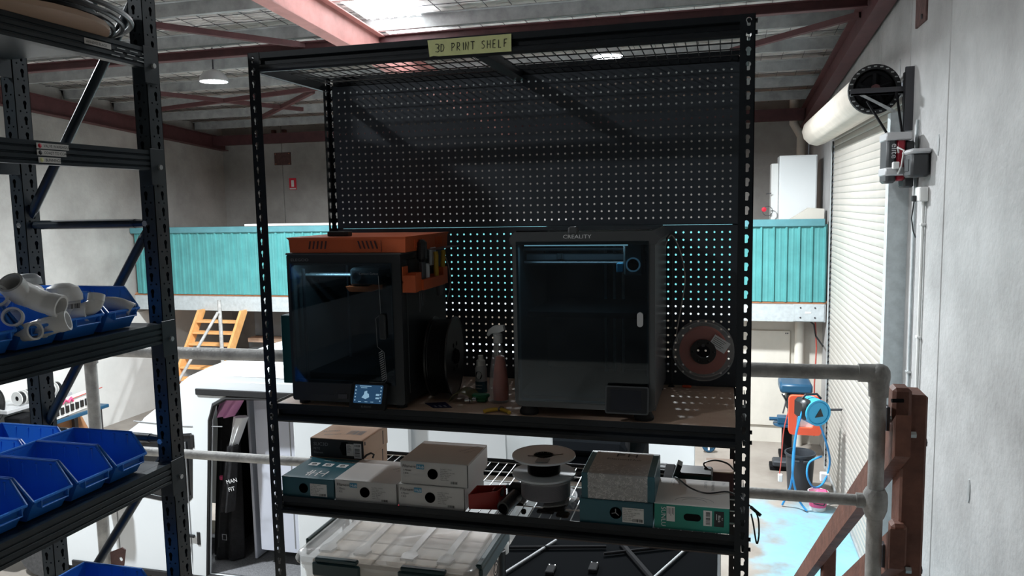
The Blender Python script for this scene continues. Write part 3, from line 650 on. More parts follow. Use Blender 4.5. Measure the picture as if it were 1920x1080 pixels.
t = thing('floor_caster', 'blue wheel with white cross lying on the floor behind the rack', 'wheel', (1.22, 10.2, GZ)); part('tyre', MB().lathe([(.001, -.04), (.09, -.04), (.11, -.02), (.11, .02), (.09, .04), (.001, .04)], (1.22, 10.2, GZ + .115), 'Y', 18), 'drill_blue', t, True)
m = MB().cbox((1.155, 10.15, GZ + .10), (1.285, 10.163, GZ + .13), .003); m.cbox((1.205, 10.15, GZ + .05), (1.235, 10.163, GZ + .18), .003); part('cross', m, 'paper', t)
# ------------------------------------------------------------------ pipe railing of the near mezzanine
RY = .30; RT = .905; RM = .425
t = thing('pipe_railing', 'galvanised pipe railing with ball joints behind the print rack', 'railing', (0, RY, 0))
part('top_rail', MB().cyl((-1.52, RY, RT - .02), (1.945, RY, RT), .028, n=16), 'galv_pipe', t, True)
part('middle_rail', MB().cyl((-1.52, RY, RM - .02), (1.955, RY, RM), .021, n=14), 'galv_pipe', t, True)
part('side_rail', MB().cyl((-1.52, RY, RT - .02), (-1.52, -4.5, RT - .02), .028, n=16), 'galv_pipe', t, True)
for x, z in ((-1.52, RT), (1.95, RT)): part('post', MB().cyl((x, RY, -.48), (x, RY, z - .02), .028, n=16), 'galv_pipe', t, True)
for x in (-1.52, 1.95):
    part('elbow', MB().lathe([(.034, -.075), (.036, -.03), (.040, 0), (.038, .02), (.028, .036), (.012, .044), (.001, .045)], (x, RY, RT - .01), 'Z', 18), 'galv_pipe', t, True)
    part('ball_joint', MB().lathe([(.032, -.06), (.042, -.03), (.044, 0), (.042, .03), (.032, .05)], (x, RY, RM), 'Z', 18), 'galv_pipe', t, True)
    part('collar', MB().cyl((x + (-.07 if x > 0 else .07), RY, RT), (x, RY, RT), .034, n=16), 'galv_pipe', t, True)
    part('collar', MB().cyl((x + (-.065 if x > 0 else .065), RY, RM), (x, RY, RM), .027, n=14), 'galv_pipe', t, True)
part('toe_tab', MB().holed([(-1.49, .40), (-1.42, .42), (-1.40, .52), (-1.42, .53), (-1.49, .50)], [circ(-1.43, .47, .012, 8)], 'Y', RY, RY + .006).map(lambda a, b, c: (a, b, c - .62)), 'rust', t)

# timber stair rail between the railing and the right wall
t = thing('timber_stair_rail', 'reddish timber post with sloping handrail and lower rail beside the stairwell', 'handrail', (2.1, .4, -.2))
part('post', MB().cbox((2.045, .36, -.9), (2.13, .50, .815), .008), 'timber_red', t)
part('top_block', MB().cbox((2.005, .33, .66), (2.07, .42, .845), .012), 'timber_red', t)
part('lower_block', MB().cbox((2.015, .33, .16), (2.07, .40, .33), .012), 'timber_red', t)
def slope(mb, y0, z0, y1, z1, x0, x1, h):
    return mb.prism([(y0, z0 - h / 2), (y0, z0 + h / 2), (y1, z1 + h / 2), (y1, z1 - h / 2)], 'X', x0, x1)
part('handrail', slope(MB(), .22, .70, 4.4, -2.02, 1.995, 2.045, .15), 'timber_red', t)
part('lower_rail', slope(MB(), .25, .27, 3.6, -1.91, 1.995, 2.045, .15), 'timber_red', t)
part('second_post', MB().cbox((2.047, 2.44, -2.0), (2.125, 2.57, -.70), .006), 'timber_red', t)
for x, y, z in ((1.985, .345, .755), (1.985, .345, .23)):
    part('bolt_plate', MB().cbox((x - .002, y - .02, z - .07), (x + .012, y + .02, z + .02), .003), 'steel_dark', t); part('bolt', MB().cyl((x - .012, y, z - .03), (x + .02, y, z - .03), .014, n=6), 'bolt', t)
for z in (.62, .12): part('bolt', MB().cyl((2.125, .43, z), (2.145, .43, z), .016, n=6), 'steel_dark', t)
for z in (.72, .2): part('bolt', MB().cyl((2.07, .35, z - .05), (2.09, .35, z - .05), .013, n=6), 'bolt', t)
part('bolt', MB().cyl((2.0, .325, .80), (2.04, .332, .80), .008, n=6), 'matte_black', t)
part('bolt', MB().cyl((2.125, 2.5, -.98), (2.14, 2.5, -.98), .014, n=6), 'steel_dark', t)

# ------------------------------------------------------------------ helpers for punched posts
def keyhole(s=1.0):
    p = arc((0, .004 * s), .0085 * s, -.9, math.pi + .9, 8); return p + [(-.0052 * s, -.012 * s), (-.003 * s, -.0145 * s), (.003 * s, -.0145 * s), (.0052 * s, -.012 * s)]
def punched(mb, u0, u1, v0, v1, pitch, holes, fn, th=.002):
    # strip u0..u1 by v0..v1 with repeated openings; fn maps (u, v, depth) to the world
    n = max(1, int((v1 - v0) / pitch)); p = (v1 - v0) / n
    outer = [(u0, 0), (u1, 0), (u1, p), (u0, p)]; t = MB().holed(outer, holes(p), 'Z', 0, th)
    for k in range(n): mb.add([fn(x, y + v0 + p * k, z) for x, y, z in t.v], t.f)
    return mb

# ------------------------------------------------------------------ the black print rack
X0, X1, YR0, YR1 = -.058, 1.478, -.49, .03; TOP = 2.030
rack = thing('storage_rack', 'black boltless steel rack with pegboard back holding the two printers', 'rack', (.71, -.23, 0))
PW = .040
kh = lambda c: (lambda p: [[(c + x, p * .5 + y) for x, y in keyhole(.86)]])
for (xo, sx) in ((X0, 1), (X1, -1)):
    for (yo, sy) in ((YR0, 1), (YR1, -1)):
        m = MB()
        xp = xo - (.008 if xo == X1 and yo == YR1 else 0)
        punched(m, 0, PW, MZ, TOP, .038, kh(PW * .44), lambda u, v, d: (xp + sx * u, yo + sy * d, v))
        punched(m, 0, PW, MZ, TOP, .038, kh(PW * .52), lambda u, v, d: (xp + sx * d, yo + sy * u, v))
        part('post', m, 'black_steel', rack)
def bead(h, y, s):   # beam face profile (y, z) seen from the aisle: flat top, hollow, rolled bottom
    o = [(0, h), (0, h * .70), (.004, h * .66), (.013, h * .62), (.013, h * .40), (.004, h * .36), (.0, h * .33), (-.003, h * .22), (-.003, h * .10), (.002, 0)]
    i = [(a + .002, b) for a, b in reversed(o)]; i[0] = (o[-1][0] + .02, 0); return [(y + s * a, b) for a, b in o] + [(y + s * (i[0][0]), 0.002), (y + s * .005, .004)] + [(y + s * a, b) for a, b in i[1:]]
levels = ((TOP - .060, .060), (.838, .062), (.522, .062), (.02, .062))
for z, h in levels:
    for y, s in ((YR0 + .002, 1), (YR1 - .002, -1)):
        m = MB(); m.prism([(a, b + z) for a, b in bead(h, y, s)], 'X', X0 + .036, X1 - .036); part('beam', m, 'black_steel', rack)
    for x, s in ((X0 + .003, 1), (X1 - .003, -1)):
        m = MB().box((x, YR0 + .03, z + .002), (x + s * .002, YR1 - .03, z + h - .006)); m.box((x, YR0 + .03, z + .002), (x + s * .016, YR1 - .03, z + .004)); part('side_beam', m, 'black_steel', rack)
    for x in (X0 - .004, X1 - .006):
        for dz in (.015, .045): part('rivet', MB().cyl((x, YR0 + .022, z + dz), (x + .012, YR0 + .022, z + dz), .006, n=8), 'black_steel', rack)
for x in (X0 + .013, X1 - .017):
    for dz in (.012, .042): part('rivet', MB().cyl((x, YR0 - .003, TOP - .06 + dz), (x, YR0 + .004, TOP - .06 + dz), .006, n=8), 'black_steel', rack)
for z in (TOP - .06, .522):
    m = MB().prism([(.69, z), (.73, z), (.73, z + .004), (.714, z + .004), (.714, z + .040), (.706, z + .040), (.706, z + .004), (.69, z + .004)], 'Y', YR0 + .02, YR1 - .02); part('centre_support', m, 'black_steel', rack)
def mesh_deck(z, xa, xb):
    m = MB(); n = round((xb - xa) / .0335)
    for k in range(n + 1): x = xa + (xb - xa) * k / n; m.cyl((x, YR0 + .015, z), (x, YR1 - .015, z), .0018, n=5)
    for y in [YR0 + .02 + .098 * k for k in range(6)]: m.cyl((xa, y, z - .003), (xb, y, z - .003), .0022, n=5)
    return m
for z in (TOP - .030, .574):
    part('wire_deck', mesh_deck(z, X0 + .025, .695), 'wire' if z > 1 else 'zinc', rack, stuff=True); part('wire_deck', mesh_deck(z, .725, X1 - .025), 'wire' if z > 1 else 'zinc', rack, stuff=True)
m = MB().cbox((X0 + .038, YR0 + .004, .886), (X1 - .038, YR1 - .01, .90), .001); part('board_shelf', m, 'particle', rack)
m = MB().cbox((X0 + .038, YR0 + .004, .066), (X1 - .038, YR1 - .01, .080), .001); part('board_shelf', m, 'particle', rack)
# two steel pegboards, every hole a real opening
def pegboard(ztop, rows, low=.012):
    m = MB(); p = .0254; cell = MB().holed([(-p/2, -p/2), (p/2, -p/2), (p/2, p/2), (-p/2, p/2)], [circ(0, 0, .0036, 8)], 'Y', 0, .0012)
    for j in range(rows):
        for i in range(57): m.add([(x + i * p, y, z + ztop - j * p) for x, y, z in cell.v], cell.f)
    xa, xb = -p/2, 56.5 * p; za, zb = ztop + p/2, ztop - (rows - .5) * p
    for (a, b) in (((xa - .013, 0, zb - low), (xa, .0012, za + .012)), ((xb, 0, zb - low), (xb + .013, .0012, za + .012)), ((xa, 0, za), (xb, .0012, za + .012)), ((xa, 0, zb - low), (xb, .0012, zb)),
                   ((xa - .013, 0, za + .0108), (xb + .013, .014, za + .012)), ((xa - .013, 0, zb - low), (xb + .013, .014, zb - low + .0012)), ((xa - .013, 0, zb - low), (xa - .0118, .014, za + .012)), ((xb + .0118, 0, zb - low), (xb + .013, .014, za + .012))): m.box(a, b)
    return m
part('pegboard', pegboard(1.966, 20), 'peg_steel', rack, recalc=True); part('pegboard', pegboard(1.966 - 21 * .0254, 20, .0355), 'peg_steel', rack, recalc=True)
# masking tape label, hand lettering as pen strokes
m = MB(); n = 16
for k in range(n + 1):
    x = .553 + .254 * k / n; z0 = 1.977 - .001 * k / n + (.002 if k == 1 else 0); z1 = 2.0255
    e = .003 * math.sin(k * 2.1); m.v += [(x + (.003 if k == 0 else 0), YR0 - .0035, z0), (x, YR0 - .003 + .0005 * math.sin(k), (z0 + z1) / 2), (x - (.003 if k == 0 else 0), YR0 - .002, z1)]
for k in range(n):
    for j in (0, 1): m.f.append((3*k + j, 3*k + 3 + j, 3*k + 4 + j, 3*k + 1 + j)); m.mi.append(0)
tp = part('tape_label', m, 'tape', rack, label='strip of yellow green masking tape lettered 3D PRINT SHELF')
G = {'3': [[(0, 1), (.5, 1), (.75, .85), (.6, .6), (.3, .52), (.65, .4), (.75, .15), (.45, 0), (0, .05)]], 'D': [[(.05, 1), (.0, 0)], [(.05, 1), (.5, .9), (.65, .5), (.45, .08), (0, 0)]],
     'P': [[(.1, .95), (.05, 0)], [(0, 1), (.5, .98), (.6, .75), (.4, .5), (.08, .48)]], 'R': [[(.08, .95), (.0, 0)], [(0, 1), (.5, .98), (.58, .75), (.4, .5), (.05, .48), (.6, 0)]],
     'I': [[(.2, 1), (.2, 0)]], 'N': [[(.0, 0), (.05, 1), (.55, 0), (.62, 1)]], 'T': [[(0, 1), (.75, 1)], [(.38, 1), (.36, 0)]], 'S': [[(.6, .9), (.4, 1), (.1, .9), (.1, .65), (.5, .45), (.55, .2), (.3, 0), (0, .1)]],
     'H': [[(.05, 1), (0, 0)], [(.6, 1), (.58, 0)], [(.02, .5), (.6, .52)]], 'E': [[(.05, 1), (0, 0), (.5, .02)], [(.05, 1), (.55, 1)], [(.03, .5), (.45, .52)]], 'L': [[(.05, 1), (0, 0), (.5, 0)]], 'F': [[(.05, 1), (0, 0)], [(.05, 1), (.6, 1)], [(.03, .5), (.45, .52)]], ' ': []}
x = .575; rnd = random.Random(2)
for word in ('3D', 'PRINT', 'SHELF'):
    m = MB()
    for ch in word:
        for st in G[ch]: m.tube([(x + a * .0155, YR0 - .0036, 1.9895 + b * .022 + rnd.uniform(-.0006, .0006)) for a, b in st], .0011, 5)
        x += {'I': .0090}.get(ch, .0168)
    part('lettering', m, 'ink', tp); x += .0165

# ------------------------------------------------------------------ grey blue long span shelving on the left
LX, LY, LD = -.35, -.6, .52
lr = thing('long_span_shelving', 'dark blue grey long span shelving bay with blue bins on the left', 'shelving', (LX - .3, -1.4, 0))
def slotset(w):
    def f(p): return [[(w * .62 + x * .9, p * .70 + y * 1.15) for x, y in keyhole(.95)], circ(w * .30, p * .25, .0035, 6), circ(w * .70, p * .22, .003, 6)]
    return f
for xo, sx in ((LX, -1), (LX - LD, -1)):
    m = MB(); wa, wb = .052, .060
    punched(m, 0, wa, MZ, 2.6, .052, slotset(wa), lambda u, v, d: (xo + sx * u, LY + d, v))
    punched(m, 0, wb, MZ, 2.6, .052, slotset(wb), lambda u, v, d: (xo - d, LY + u, v))
    m.box((xo - wa, LY, MZ), (xo - wa + .002, LY + wb, 2.6)); m.box((xo - wa, LY + wb - .002, MZ), (xo, LY + wb, 2.6))
    part('post', m, 'rack_steel', lr)
def brace(a, b): 
    a = Vector(a); b = Vector(b); d = (b - a).normalized(); m = MB(); m.cyl(a + d * .06, b - d * .06, .0155, n=12); 
    m.cyl(a, a + d * .07, .010, .0155, n=8); m.cyl(b - d * .07, b, .0155, .010, n=8); return m
xa, xb = LX - .045, LX - LD - .03; by = LY + .03
for (p, q) in (((xa + .02, 2.24), (xb, 1.50)), ((xb, 1.50), (xa, 1.50)), ((xa, 1.50), (xb, .78)), ((xb, .78), (xa, .78)), ((xa, .74), (xb, .06))):
    b_ = part('brace', brace((p[0], by, p[1]), (q[0], by, q[1])), 'rack_steel', lr, True)
for x, z in ((xa, 1.50), (xb, 1.50), (xa, .78), (xb, .78)): part('brace_bolt', MB().cyl((x, by - .03, z), (x, by - .018, z), .010, n=6), 'bolt', lr)
def lbeam(z, h):
    p = [(0, h), (0, h * .80), (-.004, h * .77), (-.004, h * .72), (0, h * .69), (0, h * .52), (-.004, h * .49), (-.004, h * .44), (0, h * .41), (0, h * .24), (-.004, h * .21), (-.004, h * .16), (0, h * .13), (0, 0), (-.03, 0), (-.03, h)]
    m = MB(); N = len(p); vs = [(LX + .003 + a, -2.9, z + b) for a, b in p] + [(LX + .003 + a, LY - .004, z + b) for a, b in p]
    return m.add(vs, [tuple(range(N)), tuple(range(N, 2*N))] + [(i, (i+1) % N, N + (i+1) % N, N + i) for i in range(N)])
BZ = ((1.985, .062), (1.668, .062), (1.112, .066), (.646, .068), (.19, .068))
for z, h in BZ:
    part('beam', lbeam(z, h), 'rack_steel', lr)
    m = MB().box((LX - LD - .02, -2.9, z), (LX - LD, LY - .004, z + h)); part('beam', m, 'rack_steel', lr)
    m = MB().cbox((LX + .001, LY - .012, z - .045), (LX + .005, LY + .050, z + h + .006), .001); m.cbox((LX - .045, LY - .006, z - .05), (LX + .004, LY - .002, z + h), .001); part('connector', m, 'rack_steel', lr)
    part('connector_bolt', MB().cyl((LX + .004, LY + .026, z + .01), (LX + .012, LY + .026, z + .01), .008, n=8), 'bolt', lr)
for z, h in BZ:
    m = MB().box((LX - LD + .002, -2.9, z + h - .004), (LX - .028, LY - .01, z + h)); part('deck_panel', m, 'rack_steel', lr)
def sticker(y0, y1, z0, z1, txt, size, dot=None):
    m = MB(); m.box((LX + .0035, y0, z0), (LX + .0042, y1, z1)); s = part('shelf_label', m, 'paper', lr)
    m = MB(); text(m, txt, size, (LX + .0046, y0 + (.022 if dot else .006), z0 + .004), (0, 1, 0), (0, 0, 1), sx=.9); part('print', m, 'ink', s)
    if dot: part('dot', MB().lathe([(.001, .001), (.006, 0)], (LX + .0046, y0 + .010, (z0 + z1) / 2), 'X', 12), dot, s)
sticker(-1.035, -.93, 1.709, 1.724, 'VALVE WAREHOUSE', .011, 'sign_red'); sticker(-1.035, -.94, 1.691, 1.706, 'COAST TO COAST', .011, 'carton_black'); sticker(-1.032, -.96, 1.672, 1.687, 'BUNNINGS', .011, 'tape')
sticker(-.845, -.745, 2.014, 2.030, 'A60-60102-BLACK', .011)
m = MB()
for k in range(3):
    for j in range(3): m.box((LX + .003, -.745 + .052 * k + .012 * j, 1.999 + .012 * j), (LX + .0045, -.712 + .052 * k + .012 * j, 2.002 + .012 * j))
part('slot_marks', m, 'galv_flat', lr)
# the coil of black cable on the top shelf
t = thing('cable_reel', 'black cable coil on a pale wooden drum on the top shelf', 'cable reel', (-.62, -1.02, 2.047))
c0 = Vector((-.52, -1.0, 0))
part('drum', MB().lathe([(.001, .0), (.30, .0), (.30, .014), (.10, .014), (.10, .2), (.001, .2)], (c0.x, c0.y, 2.048), 'Z', 28), 'carton_brown', t, True)
m = MB()
for k in range(9):
    for j in range(3): m.tube([(c0.x + (.265 - .017 * j) * math.cos(a), c0.y + (.265 - .017 * j) * math.sin(a), 2.073 + .0165 * k + .002 * math.sin(a * 3 + k)) for a in [2 * math.pi * i / 28 for i in range(28)]], .0088, 7, closed=True)
part('coil', m, 'fil_black', t, True)
for k, r in enumerate((.30, .325, .35)):
    part('loose_loop', MB().tube([(c0.x + r * math.cos(a) * .93, c0.y + .02 + r * math.sin(a) * 1.05, 2.072 + .010 * k - .008 * math.sin(a)) for a in [-1.9 + 4.4 * i / 30 for i in range(31)]], .0075, 7), 'fil_black', t, True)

# blue picking bins, opening towards the aisle (+X). Local frame: opening at x=0, back at x=-.28, floor at z=0
def make_bin():
    t = thing('picking_bin', 'x', 'bin')
    L, w0, w1, h, lip = .28, .058, .0695, .122, .058; th = .0028
    side = [(-L + .012, 0), (-.035, 0), (0, lip), (-.055, h), (-L, h)]
    m = MB()
    def wall(pts, th_):     # thin shell wall between an outline and its inward copy
        n = len(pts[0]); vs = pts[0] + pts[1]; m.add(vs, [tuple(range(n - 1, -1, -1)), tuple(range(n, 2*n))] + [(i, (i+1) % n, n + (i+1) % n, n + i) for i in range(n)])
    wy = lambda z: w0 + (w1 - w0) * z / h
    for s in (-1, 1): wall([[(x, s * wy(z), z) for x, z in side], [(x, s * (wy(z) - th), z) for x, z in side]], th)
    m.box((-L + .012, -w0, 0), (-.035, w0, th))
    m.add([(-L + .012, -w0, 0), (-L + .012, w0, 0), (-L, w1, h), (-L, -w1, h), (-L + .015, -w0, 0), (-L + .015, w0, 0), (-L + .003, w1, h), (-L + .003, -w1, h)], [(0,1,2,3),(4,7,6,5),(3,2,6,7)])
    wl_ = wy(lip); m.add([(-.035, -w0, 0), (-.035, w0, 0), (0, wl_, lip), (0, -wl_, lip), (-.038, -w0, 0), (-.038, w0, 0), (-.004, wl_, lip), (-.004, -wl_, lip)], [(0,1,2,3),(4,7,6,5),(3,2,6,7)])
    part('shell', m, 'bin_blue', t)
    m = MB()
    for s in (-1, 1):
        ed = [(-L, h), (-.055, h), (0, lip)]
        for (a, b) in zip(ed[:-1], ed[1:]): m.cyl((a[0], s * wy(a[1]), a[1]), (b[0], s * wy(b[1]), b[1]), .0042, n=6)
    m.cyl((-L, -w1, h), (-L, w1, h), .0042, n=6); m.cyl((0, -wl_, lip), (0, wl_, lip), .0045, n=6)
    part('rim', m, 'bin_blue', t, True)
    m = MB().cbox((-.004, -.045, lip - .022), (.008, .045, lip - .018), .001); m.cbox((-.010, -.045, lip - .02), (.008, -.042, lip), .001); m.cbox((-.010, .042, lip - .02), (.008, .045, lip), .001); part('label_holder', m, 'bin_blue', t)
    m = MB()
    for s in (-1, 1):
        for x in (-.22, -.17, -.12, -.07): m.cbox((x - .004, s * (w1 - .007), .03), (x + .004, s * (w1 - .001), h - .006), .0015)
    part('rib', m, 'bin_blue', t, stuff=True)
    return t
binp = make_bin()
def paper_tag(b, txt):
    m = MB().box((-.277, -.062, .100), (-.2765, -.002, .117)); o = bpy.data.objects.new('bin_label', mesh('bin_label', m, 'paper')); COL.objects.link(o); o.parent = b
    m = MB(); text(m, txt, .0105, (-.2758, -.058, .104), (0, 1, 0), (0, 0, 1)); q = bpy.data.objects.new('print', mesh('print', m, 'ink')); COL.objects.link(q); q.parent = o
BW = .1455
BL = [  # x, y, shelf z, label, tag
  (-.362, -.752, 1.180, 'blue bin at the far end of the upper bin shelf, holding one white elbow', ''),
  (-.362, -.898, 1.180, 'blue bin second from the far end of the upper shelf, with white fittings', ''),
  (-.362, -1.046, 1.180, 'blue bin heaped with white pipe bends, third from the rack post', ''),
  (-.362, -1.194, 1.180, 'blue bin cut by the picture edge on the upper bin shelf', ''),
  (-.645, -.752, 1.180, 'blue bin in the back row behind the far end bin of the upper shelf', ''),
  (-.645, -.900, 1.180, 'blue bin in the back row behind the domed white fitting', ''),
  (-.645, -1.046, 1.180, 'blue bin in the back row behind the heap of pipe bends', ''),
  (-.362, -.766, .716, 'empty blue bin nearest the rack post on the lower shelf', 'A00-02010'),
  (-.362, -.912, .716, 'empty blue bin second from the post on the lower shelf', 'A00-02010'),
  (-.362, -1.06, .716, 'empty dark blue bin third from the post on the lower shelf', ''),
  (-.362, -1.208, .716, 'blue bin cut by the picture edge on the lower shelf', ''),
  (-.655, -.766, .716, 'bright blue bin in the back row of the lower shelf, nearest the post', 'A00-0201N'),
  (-.655, -.912, .716, 'bright blue ribbed bin in the back row of the lower shelf, at picture edge', ''),
  (-.362, -.766, .258, 'blue bin whose rim just shows at the bottom of the picture', '')]
first = True
for x, y, z, lb, tg in BL:
    if first: b = binp; b.location = (x, y, z + .001); b['label'] = lb; b['group'] = 'blue picking bins'; first = False
    else: b = dup(binp, (x, y, z + .001), 0, lb, 'blue picking bins')
    if tg: BL_ = paper_tag(b, tg)

# white PVC fittings: swept tubes with open sockets
def fitting(pts, r, label, cap=None):
    P_ = [Vector(p) for p in pts]; t = thing('pipe_fitting', label, 'pipe fitting', P_[0], 'white pipe fittings in the blue bins')
    def smooth(P_):
        out = []
        for i in range(len(P_) - 1):
            p0 = P_[max(i-1, 0)]; p1 = P_[i]; p2 = P_[i+1]; p3 = P_[min(i+2, len(P_)-1)]
            for k in range(5): u = k / 5; out.append(.5 * ((2*p1) + (p2-p0)*u + (2*p0-5*p1+4*p2-p3)*u*u + (-p0+3*p1-3*p2+p3)*u**3))
        return out + [P_[-1]]
    c = smooth(P_); m = MB(); m.tube(c, r, 18, caps=False); m.tube(c, r * .86, 18, caps=False)
    part('bend', m, 'pvc', t, True)
    for a, b in ((c[0], c[1]), (c[-1], c[-2])):
        d = (b - a).normalized(); q = d.to_track_quat('Z', 'Y'); m = MB()
        m.ring([(r * .84, -.001), (r * 1.06, -.001), (r * 1.06, r * .9), (r * .84, r * .9)], (0, 0, 0), 'Z', 20); m.map(lambda x, y, z: a + q @ Vector((x, y, z))); part('socket', m, 'pvc', t, True)
    return t
fitting([(-.34, -1.005, 1.285), (-.385, -1.02, 1.30), (-.41, -1.06, 1.33)], .030, 'white bend on top of the heap, socket facing the aisle')
fitting([(-.335, -.990, 1.245), (-.37, -1.01, 1.235), (-.41, -1.03, 1.22)], .026, 'white bend resting on the lip of the heaped bin')
fitting([(-.345, -1.088, 1.232), (-.39, -1.085, 1.225), (-.45, -1.08, 1.22)], .0235, 'white straight socket low in the heaped bin, facing the aisle')
fitting([(-.40, -1.10, 1.36), (-.41, -1.06, 1.325), (-.42, -1.01, 1.315)], .030, 'white bend standing upright at the top left of the heap')
fitting([(-.42, -1.13, 1.33), (-.46, -1.10, 1.31), (-.50, -1.05, 1.315)], .030, 'white bend behind the heap with its open end up')
fitting([(-.37, -1.13, 1.275), (-.40, -1.10, 1.265), (-.46, -1.09, 1.26)], .024, 'white bend between the heap and the picture edge')
fitting([(-.37, -.885, 1.252), (-.40, -.90, 1.25), (-.45, -.92, 1.245)], .024, 'small white socket beside the domed fitting')
fitting([(-.375, -.84, 1.298), (-.375, -.855, 1.268), (-.40, -.89, 1.250)], .022, 'white elbow standing with its end up in the second bin')
fitting([(-.365, -.715, 1.236), (-.41, -.735, 1.258), (-.50, -.77, 1.255)], .021, 'long white elbow lying alone in the far end bin')
t = thing('domed_fitting', 'large domed white fitting with a printed label, in the second bin', 'pipe fitting', (-.43, -.91, 1.26)); 
m = MB().lathe([(.042, -.035), (.043, .0), (.050, .004), (.050, .02), (.040, .042), (.02, .052), (.001, .054)], (-.43, -.905, 1.285), 'Z', 24); part('dome', m, 'pvc', t, True)
m = MB(); barcode(m, (-.388, -.945, 1.268), (.42, .9, 0), ZU, .04, .014); part('printed_label', m, 'ink', t)
t = thing('frosted_disc', 'frosted clear round cap on top of the heap of fittings', 'cap', (-.44, -.99, 1.36)); part('cap', MB().lathe([(.035, 0), (.032, .018), (.02, .028), (.001, .03)], (-.45, -1.0, 1.345), 'Z', 20), 'frost', t, True)
# ------------------------------------------------------------------ printer on the left: dark enclosed cube
ex0, ex1, ey0, ey1, ez0, ez1 = .040, .436, -.484, -.085, .914, 1.392
t = thing('enclosed_printer', 'black enclosed 3D printer with an orange tray on top, left on the shelf', '3D printer', ((ex0+ex1)/2, (ey0+ey1)/2, .9))
m = MB(); m.holed(rrect(ex0, ez0, ex1, ez1, .008), [rrect(ex0 + .016, ez0 + .07, ex1 - .036, ez1 - .035, .010)], 'Y', ey0, ey0 + .010); part('front_frame', m, 'printer_dark', t)
m = MB(); m.box((ex0, ey0 + .010, ez0), (ex0 + .004, ey1, ez1)); part('side_panel', m, 'printer_grey', t)
m = MB(); m.cbox((ex1 - .004, ey0 + .010, ez0), (ex1, ey1, ez1), .001); m.cbox((ex1 - .001, ey0 + .04, ez0 + .03), (ex1 + .002, ey1 - .03, ez1 - .02), .001); part('side_panel', m, 'printer_dark', t)
m = MB(); m.box((ex0 + .004, ey1 - .004, ez0), (ex1 - .004, ey1, ez1)); m.box((ex0 + .004, ey0 + .010, ez0), (ex1 - .004, ey1 - .004, ez0 + .05)); part('rear_shell', m, 'matte_black', t)
m = MB(); m.cbox((ex0 - .003, ey0 - .002, ez1 - .002), (ex1 + .003, ey1 + .002, ez1 + .004), .002); part('top_lid', m, 'printer_grey', t)
part('door_glass', MB().box((ex0 + .012, ey0 - .004, ez0 + .062), (ex1 - .030, ey0 - .001, ez1 - .028)), 'tint_glass', t)
m = MB(); m.box((ex0 + .01, ey0 + .08, ez0 + .06), (ex1 - .01, ey1 - .01, ez0 + .075)); part('print_bed', m, 'matte_black', t)
m = MB()
for x in (ex0 + .03, ex1 - .03):
    for y in (ey0 + .05, ey1 - .04): m.cyl((x, y, ez0 + .06), (x, y, ez1 - .05), .006, n=8)
part('lead_screw', m, 'steel_dark', t)
m = MB(); m.cyl((ex0 + .01, ey0 + .10, ez1 - .075), (ex1 - .01, ey0 + .10, ez1 - .075), .005, n=8); m.cyl((ex0 + .01, ey0 + .13, ez1 - .075), (ex1 - .01, ey0 + .13, ez1 - .075), .005, n=8); part('gantry_rod', m, 'zinc', t)
hd = part('print_head', MB().cbox((.235, ey0 + .05, 1.285), (.345, ey0 + .15, 1.345), .008), 'printer_grey', t)
m = MB(); m.ring([(.012, 0), (.017, 0), (.017, .004), (.012, .004)], (.262, ey0 + .045, 1.318), 'Y', 20); part('fan_ring', m, 'steel_dark', hd)
m = MB(); m.prism([(.222, 1.285), (.235, 1.268), (.312, 1.268), (.335, 1.276), (.352, 1.276), (.352, 1.292), (.335, 1.290), (.318, 1.292), (.30, 1.285), (.24, 1.284)], 'Y', ey0 + .045, ey0 + .075); part('orange_duct', m, 'orange_print', hd, label='orange printed fan duct under the print head')
m = MB(); text(m, 'Centauri Carbon', .0095, (.296, ey0 - .0046, 1.328), XU, ZU); dg_ = part('door_print', m, 'ink_grey', t)
m = MB()
def pline(pts, r=.0007): m.tube([(x, ey0 - .0048, z) for x, z in pts], r, 4)
pline([(.362, 1.325), (.366, 1.205), (.348, 1.190), (.350, 1.100), (.372, 1.083), (.378, .995), (.370, .985), (.318, .985)])
for k in range(14): z = 1.088 - .0068 * k; x = .3535 + .0010 * k * .6; m.add([(x, ey0 - .0045, z - .010), (x, ey0 - .0045, z - .007), (x + .014, ey0 - .0045, z + .001), (x + .014, ey0 - .0045, z - .002)], [(0,1,2,3)])
part('door_print', m, 'grey_print', t)
m = MB().cbox((.362, ey0 - .016, 1.125), (.384, ey0 - .003, 1.205), .004); part('door_handle', m, 'printer_dark', t)
m = MB(); text(m, 'ELEGOO', .0125, (.055, ey0 - .0006, 1.370), XU, ZU, sx=1.35); part('logo', m, 'ink_grey', t)
for x in (ex0 + .025, ex1 - .025):
    for y in (ey0 + .03, ey1 - .03): part('foot', MB().cyl((x, y, .9), (x, y, ez0), .018, n=12), 'rubber', t)
sx0, sx1 = .262, .392
P0 = Vector((.262, -.530, .906)); ux = Vector((1, 0, 0)); uv = Vector((0, .36, .933)).normalized(); un = ux.cross(uv)     # face normal towards the aisle and up
def onscr(P0, u, v, n): return lambda a, b, c: P0 + u * a + v * b + n * c
m = MB().prism(rrect(0, 0, .124, .086, .010), 'Z', -.014, 0).map(onscr(P0, ux, uv, un)); scr = part('touch_screen', m, 'black_plastic', t)
m = MB().prism(rrect(.013, .020, .110, .078, .003), 'Z', 0, .0004).map(onscr(P0, ux, uv, un)); part('display', m, 'screen_blue', scr)
m = MB()
for (a, b, w, h) in ((.030, .073, .040, .002), (.034, .068, .022, .0015), (.088, .045, .012, .006), (.088, .035, .012, .005), (.030, .024, .010, .002), (.052, .024, .010, .002), (.072, .024, .010, .002)): m.add([P0 + ux*q + uv*r + un*.0006 for q, r in ((a, b), (a+w, b), (a+w, b+h), (a, b+h))], [(0,1,2,3)])
